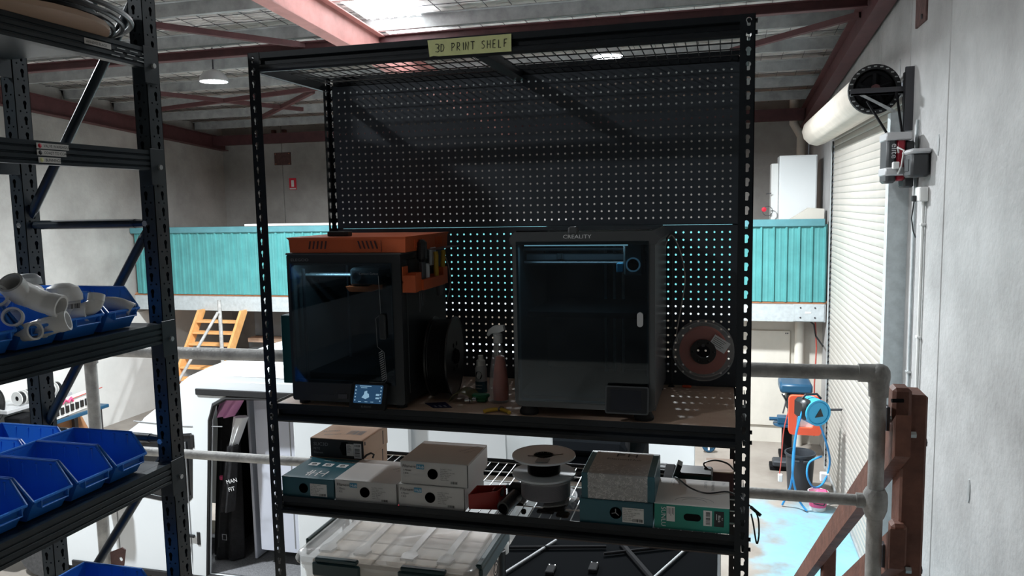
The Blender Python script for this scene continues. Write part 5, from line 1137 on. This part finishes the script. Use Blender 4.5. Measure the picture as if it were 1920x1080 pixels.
t = carton('sunlu_box', 'green SUNLU box with a white top at the right end of the shelf', 1.212, 1.425, -.480, -.262, BZ0 + .004, .660, 'carton_green', 'paper'); f = -.4812
part('lettering', text(MB(), 'SUNLU', .019, (1.232, f, .650), (0, 0, -1), XU), 'white_print', t)
lb = part('label', MB().cbox((1.247, f, .607), (1.271, f + .0005, .652), .0004), 'paper', t); part('print', tiny_lines(MB(), (1.267, f - .0004, .648), (0, 0, -1), XU, .036, 5, .004, 4, .0012), 'ink', lb)
part('spool_window', MB().prism(rrect(1.296, .613, 1.345, .634, .0104, 5), 'Y', f, f + .0005), 'matte_black', t)
lb = part('label', MB().cbox((1.352, f, .602), (1.376, f + .0005, .648), .0004), 'paper', t); part('print', barcode(MB(), (1.359, f - .0004, .606), ZU, XU, .038, .012), 'ink', lb)
lb = part('label', MB().cbox((1.382, f, .602), (1.409, f + .0005, .648), .0004), 'carton_black', t, label='black label reading Black'); m = MB(); text(m, 'Black', .010, (1.393, f - .0004, .637), (0, 0, -1), XU); tiny_lines(m, (1.388, f - .0004, .64), (0, 0, -1), XU, .03, 1, .005, 4, .0015); text(m, 'PLA', .005, (1.403, f - .0004, .63), (0, 0, -1), XU); part('print', m, 'white_print', lb)
m = MB(); text(m, '3D PRINTING', .013, (1.372, -.275, .6604), (0, -1, 0), XU); text(m, 'FILAMENT', .013, (1.350, -.275, .6604), (0, -1, 0), XU); text(m, 'PLA', .012, (1.405, -.275, .6604), (0, -1, 0), XU); tiny_lines(m, (1.25, -.28, .6604), (0, -1, 0), XU, .05, 4, -.008, 8)
for r in (.055, .035): m.tube([(1.325 + r * math.cos(a), -.45 + .6 * r * math.sin(a), .6604) for a in [math.pi * i / 16 for i in range(17)]], .0006, 4)
part('top_print', m, 'grey_print', t)
# two spools stacked on a clear bag
sx_, sy_ = .862, -.385
t1 = make_spool('filament_spool', 'white spool of black filament on top of the stack of spools', (sx_ - .003, sy_, .720), (0, -math.pi / 2, 0), .100, .060, .052, 'spool_grey', 'fil_black', hub=.028)
q = MB(); q.box((.0320, -.080, -.030), (.0326, -.040, .01)); lbl = part('label', q, 'ink_grey', t1); lbl.data.transform(Matrix.Translation(Vector(ROOT[t1.name])))
q = MB(); q.tube([(.0325, -.028, .045), (.034, -.028, -.005), (.0325, .012, -.06)], .0012, 5); ll = part('loose_end', q, 'fil_black', t1); ll.data.transform(Matrix.Translation(Vector(ROOT[t1.name])))
make_spool('filament_spool', 'clear spool of grey filament under the black one', (sx_ + .002, sy_, .652), (0, -math.pi / 2, 0), .100, .068, .078, 'spool_clear', 'fil_grey', hub=.028)
t = thing('zip_bag', 'clear plastic bag with small parts under the stacked spools', 'bag', (sx_, sy_, BZ0)); m = MB(); nx_ = 10; ny_ = 8; rnd = random.Random(9)
for j in range(ny_ + 1):
    for i in range(nx_ + 1): m.v.append((.775 + .185 * i / nx_, -.480 + .18 * j / ny_, BZ0 + .004 + .030 * math.sin(math.pi * min(1, max(0, (j) / ny_))) ** .35 * math.sin(math.pi * (i + .3) / (nx_ + .6)) ** .3 + rnd.uniform(-.002, .002)))
for j in range(ny_):
    for i in range(nx_): a = j * (nx_ + 1) + i; m.f.append((a, a + 1, a + nx_ + 2, a + nx_ + 1)); m.mi.append(0)
part('film', m, 'clear_film', t, True)
m = MB(); m.cbox((.80, -.46, BZ0), (.815, -.445, BZ0 + .016), .004); m.cbox((.845, -.44, BZ0), (.90, -.42, BZ0 + .010), .003); m.cbox((.91, -.46, BZ0), (.95, -.43, BZ0 + .012), .004); m.cbox((.86, -.42, BZ0), (.93, -.33, BZ0 + .020), .004); part('small_parts', m, 'matte_black', t)
t = thing('red_holder', 'dark red printed open box on the wire shelf', 'box', (.68, -.44, BZ0)); m = MB()
base = [(.636, -.478), (.722, -.438), (.735, -.392), (.648, -.425)]; c = (.685, -.433)
m.add([(x, y, BZ0 + (.012 if i in (0, 3) else .0)) for i, (x, y) in enumerate(base)] + [(x, y, BZ0 + .058 + .004 * i) for i, (x, y) in enumerate(base)] + [(c[0] + (x - c[0]) * .93, c[1] + (y - c[1]) * .9, BZ0 + .058 + .004 * i) for i, (x, y) in enumerate(base)] + [(c[0] + (x - c[0]) * .9, c[1] + (y - c[1]) * .9, BZ0 + .03) for x, y in base],
      [(0,3,2,1)] + [(i, (i+1) % 4, 4 + (i+1) % 4, 4 + i) for i in range(4)] + [(4+i, 4+(i+1) % 4, 8+(i+1) % 4, 8+i) for i in range(4)] + [(8+i, 8+(i+1) % 4, 12+(i+1) % 4, 12+i) for i in range(4)] + [(12,13,14,15)])
part('shell', m, 'red_box', t); part('divider', MB().cbox((.700, -.435, BZ0 + .03), (.705, -.405, BZ0 + .064), .001), 'red_box', t)
t = thing('camera_body', 'black cylinder device with a square block between red box and spools', 'device', (.755, -.42, BZ0))
part('barrel', MB().cyl((.748, -.478, BZ0 + .024), (.768, -.40, BZ0 + .036), .021, .023, n=20), 'black_plastic', t, True); part('block', MB().cbox((.742, -.40, BZ0 + .002), (.792, -.345, BZ0 + .062), .003), 'matte_black', t)
part('cap', MB().cyl((.747, -.482, BZ0 + .0235), (.748, -.477, BZ0 + .024), .014, n=16), 'car_black', t, True); part('strap', MB().tube([(.735, -.44, BZ0 + .05), (.725, -.40, BZ0 + .06), (.735, -.36, BZ0 + .05)], .006, 6), 'rubber', t)
t = thing('power_adapter', 'black power adapter with cables on the shelf behind the SUNLU box', 'adapter', (1.29, -.17, BZ0)); part('brick', MB().cbox((1.262, -.22, BZ0 + .03), (1.375, -.13, BZ0 + .085), .006), 'black_plastic', t); part('stand', MB().cbox((1.255, -.21, BZ0), (1.368, -.12, BZ0 + .03), .004), 'matte_black', t)
m = MB().prism([(0, 0), (.012, 0), (.045, .085), (.030, .092)], 'Y', -.235, -.19).map(lambda a, b, c: (1.235 + a, b, BZ0 + .028 + c)); part('bracket', m, 'black_plastic', t)
part('plug', MB().cyl((1.215, -.215, BZ0 + .058), (1.238, -.222, BZ0 + .046), .006, n=10), 'white_print', t)
hose('adapter_cable', [(1.238, -.222, .625), (1.26, -.26, .662), (1.31, -.36, .668), (1.36, -.39, .666), (1.42, -.36, .664), (1.455, -.34, .640), (1.50, -.42, .630), (1.508, -.44, .58), (1.502, -.44, .545), (1.492, -.43, .60), (1.486, -.42, .625)], .0025, 'black_plastic', 'black cable looping over the SUNLU box and past the rack post')
solo('cable_plug', MB().cyl((1.484, -.43, .650), (1.512, -.445, .632), .005, n=8), 'black_plastic', 'black barrel plug hanging beside the right rack post', 'plug')
hose('adapter_cable', [(1.37, -.17, .655), (1.345, -.14, .672), (1.38, -.12, .68), (1.42, -.12, .672), (1.44, -.14, .66)], .003, 'black_plastic', 'black cable arching behind the power adapter')
t = carton('pink_carton', 'pale pinkish brown carton at the right rear end of the wire shelf', 1.352, 1.44, -.16, -.02, BZ0, .655, 'red_steel', 'carton_brown')
solo('black_crate', MB().cbox((1.216, -.25, BZ0 + .001), (1.25, -.05, .635), .004), 'matte_black', 'black case edge between the patterned box and the adapter', 'case')
solo('cable_hook', MB().tube([(.178, -.266, .655), (.186, -.262, .664), (.197, -.25, .668), (.206, -.245, .662), (.203, -.25, .650)], .004, 6), 'black_plastic', 'small black hook beside the SLIC3D boxes', 'hook', True)
t = thing('cable_gland', 'small black hooked tool standing at the left end of the shelf', 'tool', (.0, -.18, BZ0)); part('stem', MB().tube([(-.008, -.10, .60), (-.008, -.1, .672), (.004, -.1, .688), (.022, -.1, .690), (.026, -.1, .684)], .005, 7), 'matte_black', t, True); part('base', MB().cbox((-.02, -.11, BZ0), (.005, -.09, .602), .003), 'matte_black', t)

# ------------------------------------------------------------------ clear tote on the bottom shelf
ax0, ax1, ay0, ay1, az0, az1 = -.012, .642, -.470, -.04, .085, .372
t = thing('storage_tote', 'clear plastic tote with dark green latches on the bottom shelf', 'storage tote', ((ax0+ax1)/2, (ay0+ay1)/2, az0))
def loop(a, b, c, d, z, r): return [(p, q, z) for p, q in rrect(a, c, b, d, r, 4)]
def loft(mb, loops, cap0=False, cap1=False):
    n = len(loops[0]); o = len(mb.v)
    fs = [(j*n + i, j*n + (i+1) % n, (j+1)*n + (i+1) % n, (j+1)*n + i) for j in range(len(loops) - 1) for i in range(n)]
    if cap0: fs.append(tuple(range(n - 1, -1, -1)))
    if cap1: fs.append(tuple(range((len(loops)-1)*n, len(loops)*n)))
    return mb.add([p for l in loops for p in l], fs)
m = loft(MB(), [loop(ax0 + .05, ax1 - .05, ay0 + .05, ay1 - .05, az0, .03), loop(ax0 + .022, ax1 - .022, ay0 + .022, ay1 - .022, az1 - .06, .04), loop(ax0 + .018, ax1 - .018, ay0 + .018, ay1 - .018, az1 - .058, .04), loop(ax0 + .012, ax1 - .012, ay0 + .012, ay1 - .012, az1 - .028, .042)], True); part('tub', m, 'tote_clear', t, True)
m = loft(MB(), [loop(ax0 + .004, ax1 - .004, ay0 + .004, ay1 - .004, az1 - .034, .045), loop(ax0, ax1, ay0, ay1, az1 - .022, .045), loop(ax0 + .006, ax1 - .006, ay0 + .006, ay1 - .006, az1 - .006, .045), loop(ax0 + .022, ax1 - .022, ay0 + .022, ay1 - .022, az1, .04), loop(ax0 + .036, ax1 - .036, ay0 + .036, ay1 - .036, az1 - .006, .035)], False, True); part('lid', m, 'tote_clear', t, True)
for x in (.07, .20, .37, .50):
    m = MB().prism([(x, ay0 + .05), (x + .045, ay0 + .05), (x + .052, ay0 + .085), (x + .032, ay0 + .115), (x + .032, ay1 - .06), (x + .008, ay1 - .06), (x + .008, ay0 + .115), (x - .004, ay0 + .085)], 'Z', az1 - .007, az1 + .002); part('lid_ridge', m, 'tote_clear', t)
for x in (.075, .385): 
    m = MB().cbox((x, ay0 - .012, az1 - .062), (x + .175, ay0 + .002, az1 - .014), .005); m.cbox((x + .01, ay0 - .010, az1 - .014), (x + .165, ay0 + .012, az1 + .002), .004); part('latch', m, 'tote_latch', t)
m = MB().cbox((ax1 - .002, ay0 + .06, az1 - .06), (ax1 + .012, ay1 - .03, az1 - .012), .005); m.cbox((ax1 - .012, ay0 + .06, az1 - .014), (ax1 + .010, ay1 - .03, az1 + .002), .004); part('latch', m, 'tote_latch', t)
m = MB().cbox((ax0 - .010, ay0 + .12, az1 - .06), (ax0 + .002, ay1 - .03, az1 + .002), .004); part('latch', m, 'tote_latch', t)
m = MB()
for i in range(5):
    for j in range(4): m.cbox((ax0 + .055 + .110 * i, ay0 + .05 + .085 * j, az0 + .02), (ax0 + .162 + .110 * i, ay0 + .132 + .085 * j, az1 - .035), .003)
part('paper_parcels', m, 'tote_paper', t, label='pale brown packets filling the tote')
m = MB().box((ax1 - .0135, ay0 + .10, az0 + .06), (ax1 - .0125, ay1 - .08, az1 - .065)).map(lambda a, b, c: (a - .03 * (az1 - .065 - c) / .2, b, c)); st = part('side_sheet', m, 'paper', t)
m = MB().ring([(.022, 0), (.030, 0), (.030, .0005), (.022, .0005)], (ax1 - .0115, ay0 + .29, az1 - .12), 'X', 24); m.ring([(.012, 0), (.016, 0), (.016, .0005), (.012, .0005)], (ax1 - .0115, ay0 + .29, az1 - .12), 'X', 18); part('round_stamp', m, 'ink', st)
# ------------------------------------------------------------------ white van on the ground floor, facing left
VY0, VY1 = 4.0, 6.0
van = thing('van', 'white high roof van with its side door open, parked behind the racks', 'van', (-3.3, 5.0, GZ))
out = [(-.52, -2.25), (-.50, -1.4), (-.52, -.35), (-.62, -.16), (-3.55, -.13), (-4.0, -.25), (-4.30, -.52), (-4.72, -.80), (-5.45, -1.32), (-6.3, -1.55), (-6.75, -1.75), (-6.88, -2.0), (-6.88, -2.3), (-6.5, -2.32)] + [(-6.05 + .40 * math.cos(a), -2.28 + .40 * math.sin(a)) for a in [math.pi * (1 - k / 8) for k in range(9)]] + [(-5.6, -2.36), (-1.95, -2.36)] + [(-1.5 + .40 * math.cos(a), -2.28 + .40 * math.sin(a)) for a in [math.pi * (1 - k / 8) for k in range(9)]] + [(-.9, -2.3)]
door = [(-3.80, -2.28), (-2.62, -2.28), (-2.62, -.33), (-3.45, -.36), (-3.60, -.44), (-3.66, -.60)]
cabw = [(-4.75, -1.42), (-4.05, -1.50), (-3.93, -1.40), (-3.84, -1.05), (-3.84, -.86), (-3.92, -.78), (-4.25, -.82), (-4.62, -.92), (-4.88, -1.16)]
m = MB().holed(out, [door, cabw], 'Y', VY0, VY0 + .05); part('side_panel', m, 'van_white', van)
m = MB().holed(out, [[(-4.75, -1.42), (-4.05, -1.42), (-3.9, -.85), (-4.3, -.85)]], 'Y', VY1 - .05, VY1); part('side_panel', m, 'van_white', van)
top = [(-.52, -.35), (-.62, -.16), (-1.5, -.13), (-3.0, -.13), (-3.55, -.13), (-4.0, -.25), (-4.30, -.52), (-4.50, -.66)]
prof = [(-.0, 0), (.04, .04), (.16, .09), (.5, .13), (1.0, .145), (1.5, .13), (1.84, .09), (1.96, .04), (2.0, 0)]
m = MB()
for x, z in top:
    for y, dz in prof: m.v.append((x, VY0 + y, z + dz * (1 if x > -3.9 else .7)))
for i in range(len(top) - 1):
    for j in range(len(prof) - 1): a = i * len(prof) + j; m.f.append((a, a + 1, a + len(prof) + 1, a + len(prof))); m.mi.append(0)
part('roof', m, 'van_white', van, True)
m = MB()
for k in range(4): y = VY0 + .35 + .42 * k; m.cbox((-3.3, y, -.005), (-.9, y + .06, .022), .008)
part('roof_rib', m, 'van_white', van, stuff=True)
def strip(mb, line, y0, y1): return mb.add([(x, y0, z) for x, z in line] + [(x, y1, z) for x, z in line], [(i, i + 1, len(line) + i + 1, len(line) + i) for i in range(len(line) - 1)])
part('windscreen', strip(MB(), [(-4.50, -.62), (-4.72, -.80), (-5.45, -1.30)], VY0 + .08, VY1 - .08), 'dark_glass_car', van)
part('bonnet', strip(MB(), [(-5.45, -1.32), (-6.3, -1.55), (-6.75, -1.75), (-6.88, -2.0), (-6.88, -2.3)], VY0, VY1), 'van_white', van)
part('rear_doors', strip(MB(), [(-.52, -.35), (-.50, -1.4), (-.52, -2.25)], VY0, VY1), 'van_white', van)
part('cab_window', MB().prism([(x, z) for x, z in cabw], 'Y', VY0 + .012, VY0 + .02), 'dark_glass_car', van)
m = MB().holed([(-4.80, -1.46), (-4.03, -1.54), (-3.90, -1.42), (-3.81, -1.05), (-3.81, -.84), (-3.90, -.75), (-4.26, -.79), (-4.64, -.89), (-4.93, -1.16)], [cabw], 'Y', VY0 - .004, VY0 + .012); part('window_seal', m, 'rubber', van)
m = MB().tube([(x, VY0 - .004, z) for x, z in door], .022, 6, closed=True); part('door_seal', m, 'rubber', van)
m = MB().holed([(-3.98, -2.30), (-2.50, -2.30), (-2.50, -.18), (-3.86, -.20), (-3.86, -.6)], [[(-3.82, -2.28), (-2.6, -2.28), (-2.6, -.31), (-3.47, -.34), (-3.62, -.42), (-3.68, -.60)]], 'Y', VY0 - .010, VY0 - .001); part('door_frame', m, 'van_white', van)
m = MB().cbox((-3.80, VY0 - .03, -.335), (-.9, VY0 - .004, -.27), .006); part('door_track', m, 'rubber', van)
m = MB(); m.cyl((-4.09, VY0 - .03, -1.845), (-3.92, VY0 - .03, -1.855), .018, n=8); m.cbox((-4.12, VY0 - .025, -1.87), (-4.02, VY0, -1.82), .006); part('door_handle', m, 'black_plastic', van)
for (p, q) in (((-3.98, -.85), (-3.98, -2.28)), ((-3.98, -1.95), (-4.06, -2.3)), ((-4.9, -1.2), (-4.9, -2.2)), ((-3.98, -.68), (-3.52, -.66)), ((-4.6, -.66), (-3.98, -.68))): part('panel_gap', MB().cyl((p[0], VY0 - .002, p[1]), (q[0], VY0 - .002, q[1]), .006, n=5), 'ink_grey', van)
for z in (-.9, -1.95): part('door_latch', MB().cbox((-3.90, VY0 - .02, z), (-3.86, VY0 - .008, z + .14), .006), 'black_plastic', van)
part('lower_trim', MB().cbox((-5.55, VY0 - .02, -2.36), (-2.0, VY0 + .02, -2.29), .008), 'rubber', van)
part('mirror', MB().cbox((-5.0, VY0 - .26, -1.62), (-4.78, VY0 - .02, -1.22), .04), 'black_plastic', van, True)
for x in (-6.05, -1.5):
    for y in (VY0 + .05, VY1 - .27):
        w_ = part('wheel', MB().lathe([(.20, 0), (.33, .0), (.36, .03), (.36, .19), (.33, .22), (.20, .22)], (x, y, GZ + .36), 'Y', 26), 'tyre', van, True); part('rim', MB().lathe([(.001, .02), (.20, .01), (.20, .2), (.001, .2)], (x, y, GZ + .36), 'Y', 20), 'motor_silver', w_, True)
part('floor_carpet', MB().box((-4.4, VY0 + .06, -2.30), (-.6, VY1 - .06, -2.27)), 'carpet', van)
part('cargo_lining', MB().box((-3.98, VY1 - .12, -2.27), (-.6, VY1 - .07, -.2)), 'van_panel', van)
part('bulkhead', MB().box((-3.98, VY0 + .55, -2.27), (-3.94, VY1 - .1, -.2)), 'matte_black', van)
m = MB(); m.cbox((-3.50, VY0 + .40, -2.25), (-3.47, VY1 - .15, -.35), .004); part('white_partition', m, 'van_panel', van)
pp = part('white_locker', MB().cbox((-3.36, VY0 + .32, -2.1), (-2.66, VY0 + .36, -.35), .006), 'van_panel', van)
for x in (-3.18, -2.95): part('panel_groove', MB().box((x, VY0 + .317, -2.05), (x + .012, VY0 + .322, -.4)), 'ink_grey', pp)
m = MB().cbox((-2.66, VY0 - .09, -2.28), (-1.42, VY0 - .045, -.36), .02); sd = part('sliding_door', m, 'van_white', van, label='white sliding door pushed back along the van side')
part('door_crease', MB().box((-2.6, VY0 - .094, -1.16), (-1.46, VY0 - .088, -1.15)), 'ink_grey', sd)
m = MB()
for (a, b, c, d) in ((-1.76, -1.44, -1.71, -1.26), (-1.71, -1.26, -1.66, -1.44), (-1.60, -1.40, -1.54, -1.26)): m.cyl((a, VY0 - .096, b), (c, VY0 - .096, d), .018, n=6)
part('red_lettering', m, 'sign_red', sd)
# coat and bags hanging in the doorway
t = thing('hanging_coat', 'long black coat hanging in the van doorway', 'coat', (-3.72, 4.32, -.45))
def cloth(x0, x1, zt, zb, y, amp, n=16, w0=1.0, w1=1.0, fold=7.0, TH=.02):
    m = MB(); r = 10
    for j in range(r + 1):
        f_ = j / r; wj = w0 + (w1 - w0) * f_
        for s in (0, 1):
            for i in range(n + 1):
                u = i / n - .5; m.v.append(((x0 + x1) / 2 - .12 * f_ + u * (x1 - x0) * wj, y + s * TH + amp * (.4 + f_) * math.sin(fold * 2 * u + j * .15) + (-.05 if s == 0 else .05) * math.cos(u * 3.1), zt + (zb - zt) * f_))
    W_ = n + 1
    for j in range(r):
        for s in (0, 1):
            for i in range(n): a = (j * 2 + s) * W_ + i; m.f.append((a, a + 1, a + 2 * W_ + 1, a + 2 * W_)); m.mi.append(0)
        for i in (0, n): a = j * 2 * W_ + i; m.f.append((a, a + W_, a + 3 * W_, a + 2 * W_)); m.mi.append(0)
    for j in (0, r):
        for i in range(n): a = j * 2 * W_ + i; m.f.append((a, a + 1, a + W_ + 1, a + W_)); m.mi.append(0)
    return m
part('coat', cloth(-3.84, -3.54, -.50, -2.25, 4.36, .02, w0=.75, w1=1.25), 'cloth_black', t, True)
part('zip', MB().tube([(-3.76, 4.29, -.9), (-3.80, 4.28, -1.5), (-3.86, 4.27, -2.1)], .010, 5), 'ink', t)
m = MB(); m.tube([(-3.80, 4.27, -1.95), (-3.75, 4.27, -1.95), (-3.75, 4.27, -2.01), (-3.80, 4.27, -2.01), (-3.80, 4.27, -1.95)], .004, 4); part('woven_badge', m, 'grey_print', t)
t = thing('black_shirt', 'black shirt with white lettering hanging beside the long coat', 'shirt', (-3.5, 4.2, -1.2)); part('cloth', cloth(-3.60, -3.44, -.9, -1.62, 4.14, .012, w0=.8, w1=1.1), 'cloth_black', t, True)
m = MB(); text(m, 'MAN', .062, (-3.565, 4.075, -1.30), (.96, 0, .28), (-.25, 0, .96)); text(m, 'FIT', .062, (-3.545, 4.075, -1.38), (.96, 0, .28), (-.25, 0, .96)); part('lettering', m, 'white_print', t)
t = thing('pink_bag', 'pink translucent bag hanging at the top of the van doorway', 'bag', (-3.5, 4.3, -.45)); part('bag', cloth(-3.62, -3.36, -.40, -.60, 4.16, .02, w0=1, w1=.8), 'pink_bag', t, True)
t = thing('white_cloth', 'white cloth hanging below the pink bag', 'cloth', (-3.42, 4.3, -.7)); part('cloth', cloth(-3.50, -3.34, -.60, -.95, 4.17, .015, w0=1, w1=.4), 'white_print', t, True)
solo('pink_strip', MB().cbox((-3.92 + .2, 4.16, -1.30), (-3.58, 4.19, -1.25), .01), 'pink', 'pink strap across the black coat in the van', 'strap')

# ------------------------------------------------------------------ dark vehicle with flat cover below the print rack
t = thing('covered_trailer', 'black flat covered trailer with silver bracing rods below the rack', 'trailer', (.65, 3.6, GZ)); tz = -.98
m = MB().cbox((-.12, 2.0, -1.55), (1.40, 4.55, tz), .02); part('cover', m, 'car_black', t)
part('chassis', MB().cbox((-.05, 2.1, -2.1), (1.3, 4.5, -1.55), .02), 'matte_black', t)
part('edge_trim', MB().cbox((1.385, 1.98, tz - .06), (1.41, 4.56, tz + .012), .005), 'black_plastic', t)
for x in (-.02, 1.30):
    w_ = part('wheel', MB().lathe([(.18, 0), (.32, 0), (.34, .03), (.34, .17), (.32, .2), (.18, .2)], (0, 0, 0), 'X', 24).map(lambda a, b, c: (x - .1 + a, 3.4 + b, GZ + .34 + c)), 'tyre', t, True); part('rim', MB().lathe([(.001, .03), (.18, .02), (.18, .17), (.001, .17)], (0, 0, 0), 'X', 18).map(lambda a, b, c: (x - .1 + a, 3.4 + b, GZ + .34 + c)), 'motor_silver', w_, True)
for (p, q, mt_, r) in (((.22, 2.75), (-.02, 2.15), 'ink_grey', .009), ((1.20, 2.90), (.95, 2.25), 'zinc', .008), ((.70, 2.80), (1.02, 2.20), 'matte_black', .02), ((-.1, 2.55), (.6, 2.72), 'matte_black', .012), ((.6, 2.6), (1.1, 2.85), 'matte_black', .012)):
    part('brace_rod', MB().cyl((p[0], p[1], tz + .02), (q[0], q[1], tz + .02), r, n=8), mt_, t)
for x, y in ((.28, 2.32), (.56, 2.42)):
    f_ = part('latch', MB().cbox((x - .03, y - .10, tz), (x + .03, y + .02, tz + .03), .006), 'matte_black', t)
    for d in (-.02, .02): part('stud', MB().lathe([(.008, .03), (.006, .035), (.001, .036)], (x + d, y + .005, tz), 'Z', 8), 'chrome', f_)
part('lock_stud', MB().lathe([(.012, 0), (.010, .01), (.001, .012)], (.64, 2.84, tz), 'Z', 10), 'chrome', t)
t = thing('black_buggy', 'black open buggy with chunky tyres parked beyond the trailer', 'buggy', (-.3, 6.5, GZ))
part('body', MB().cbox((-1.05, 6.35, -2.15), (.45, 7.9, -1.55), .08), 'car_black', t); part('bonnet', MB().cbox((-.95, 6.4, -1.56), (.30, 6.9, -1.38), .08), 'car_black', t)
m = MB()
for x in (-.9, .3): m.tube([(x, 6.6, -1.5), (x, 6.9, -.75), (x, 7.7, -.75), (x, 7.9, -1.5)], .03, 8)
m.cyl((-.9, 6.9, -.75), (.3, 6.9, -.75), .03, n=8); m.cyl((-.9, 7.7, -.75), (.3, 7.7, -.75), .03, n=8); part('roll_cage', m, 'matte_black', t)
part('roof_panel', MB().cbox((-.95, 6.85, -.74), (.35, 7.75, -.70), .01), 'matte_black', t)
for (x, y) in ((.50, 7.35), (.50, 6.62), (-1.25, 7.35), (-1.25, 6.62)):
    w_ = part('wheel', MB().lathe([(.16, 0), (.30, 0), (.33, .03), (.34, .12), (.33, .21), (.30, .24), (.16, .24)], (0, 0, 0), 'X', 24).map(lambda a, b, c: (x + a - .02, y + b, GZ + .35 + c)), 'tyre', t, True)
    m = MB()
    for k in range(22):
        for s in (0, 1): a = 2 * math.pi * (k + .5 * s) / 22; m.cbox((-.045, -.03, .325), (.045, .03, .362), .006); n8 = 24; m.v[-n8:] = [(x + .06 + .12 * s + p, y + q * math.cos(a) - r * math.sin(a), GZ + .35 + q * math.sin(a) + r * math.cos(a)) for p, q, r in m.v[-n8:]]
    part('tread_block', m, 'tyre', w_, stuff=True)
solo('white_panel_board', MB().cbox((.30, 8.4, GZ), (1.05, 8.5, -1.85), .01), 'van_white', 'white board standing behind the buggy near its tyre', 'board')
t = thing('upright_pole', 'black round pole with white cap beside the clear tote', 'pole', (.03, 1.6, GZ)) ; px_, py_ = .17, 1.45
part('tube', MB().cyl((px_, py_, GZ), (px_, py_, -.46), .028, n=14), 'black_plastic', t, True); part('end_cap', MB().lathe([(.05, -.05), (.05, 0), (.035, .03), (.001, .04)], (px_ - .02, py_ + .06, -.45), 'Z', 16), 'white_plastic', t, True); part('support', MB().cyl((px_ - .02, py_ + .06, GZ), (px_ - .02, py_ + .06, -.49), .03, n=10), 'matte_black', t)

# ------------------------------------------------------------------ workbench corner on the far left
t = thing('workbench', 'blue topped workbench with clutter against the left white wall', 'workbench', (-9.6, 8.0, GZ))
part('bench_top', MB().cbox((-10.06, 6.4, -1.98), (-9.35, 8.75, -1.92), .01), 'drill_blue', t)
for x in (-10.0, -9.45):
    for y in (6.5, 8.6): part('leg', MB().cbox((x - .04, y - .04, GZ), (x + .04, y + .04, -1.98), .005), 'steel_dark', t)
solo('paper_sheet', MB().box((-9.75, 7.9, -1.918), (-9.4, 8.45, -1.914)), 'paper', 'white paper sheet on the blue workbench', 'paper')
t = thing('spool_shelf', 'thin black shelf frame carrying cable reels on the left wall', 'shelf', (-9.8, 7.6, -1.6))
for y in (7.1, 7.95): part('upright', MB().cbox((-10.12, y - .015, -1.92), (-10.08, y + .015, -1.1), .003), 'matte_black', t)
part('shelf', MB().cbox((-10.1, 6.9, -1.64), (-9.6, 8.2, -1.58), .006), 'motor_silver', t)
rl = None
for k in range(6):
    y = 7.25 + .145 * k; lb = ['first', 'second', 'third', 'fourth', 'fifth', 'last'][k] + ' cable reel from the left in the row on the wall shelf'
    if rl is None:
        rl = thing('wire_reel', lb, 'wire reel', (-9.72, y, -1.46), 'cable reels on the wall shelf')
        m = MB()
        for s in (-1, 1): m.ring([(.04, s * .045 - .006), (.115, s * .045 - .006), (.115, s * .045 + .006), (.04, s * .045 + .006)], (-9.72, y, -1.46), 'Y', 22)
        part('flange', m, 'white_plastic', rl); part('wire', MB().ring([(.04, -.038), (.10, -.038), (.10, .038), (.04, .038)], (-9.72, y, -1.46), 'Y', 20), 'fil_black', rl)
    else: dup(rl, (-9.72, y, -1.46), 0, lb)
t = thing('price_rack', 'white wire rack of small black items with tags on the workbench', 'rack', (-9.5, 7.9, -1.9)); part('frame', MB().cbox((-9.42, 7.35, -1.918), (-9.36, 8.55, -1.62), .004).map(lambda a, b, c: (a, b, c + .034 + (b - 7.9) * .06)), 'white_plastic', t)
part('top_wire', MB().cyl((-9.34, 7.3, -1.66), (-9.34, 8.6, -1.58), .008, n=6), 'cable_red', t)
it = None
for k in range(11):
    y = 7.40 + .105 * k; lb = ['first', 'second', 'third', 'fourth', 'fifth', 'sixth', 'seventh', 'eighth', 'ninth', 'tenth', 'last'][k] + ' black item from the left in the white rack on the workbench'
    if it is None:
        it = thing('hang_item', lb, 'hanging item', (-9.35, y, -1.80), 'black items in the white rack'); part('pack', MB().cbox((-9.358, y - .035, -1.86), (-9.335, y + .035, -1.74), .006), 'black_plastic', it); part('tag', MB().box((-9.336, y - .03, -1.735), (-9.333, y + .03, -1.70)), 'paper', it)
    else: dup(it, (-9.35, y, -1.80 + .006 * k), 0, lb)
solo('pink_bow', MB().tube([(-9.33, 7.70, -1.66), (-9.31, 7.75, -1.60), (-9.31, 7.82, -1.65), (-9.31, 7.88, -1.59), (-9.32, 7.92, -1.66)], .022, 7), 'pink', 'bright pink tangled cord on top of the white rack', 'cord', True)
solo('toolbox', MB().cbox((-9.75, 6.95, -1.92), (-9.4, 7.32, -1.70), .02), 'matte_black', 'black case on the bench left of the white rack', 'case')
solo('timber_sheet', MB().prism([(8.20, -1.78), (8.62, -1.70), (9.05, -2.6), (8.30, -2.6)], 'X', -10.13, -10.10), 'ply', 'orange brown timber sheet leaning on the white wall behind the pipe post', 'sheet')
t = thing('black_hose_coil', 'coil of black hose hanging behind the shelving post at far left', 'hose coil', (-9.9, 6.9, -1.4)); m = MB()
for k in range(7): m.tube([(-9.9 + .03 * k, 6.78 + (.26 - .012 * k) * math.cos(a), -1.46 + (.36 - .015 * k) * math.sin(a)) for a in [2 * math.pi * i / 28 for i in range(28)]], .018, 6, closed=True)
part('coil', m, 'fil_black', t, True)
# ladder frame piece standing behind the blue shelving
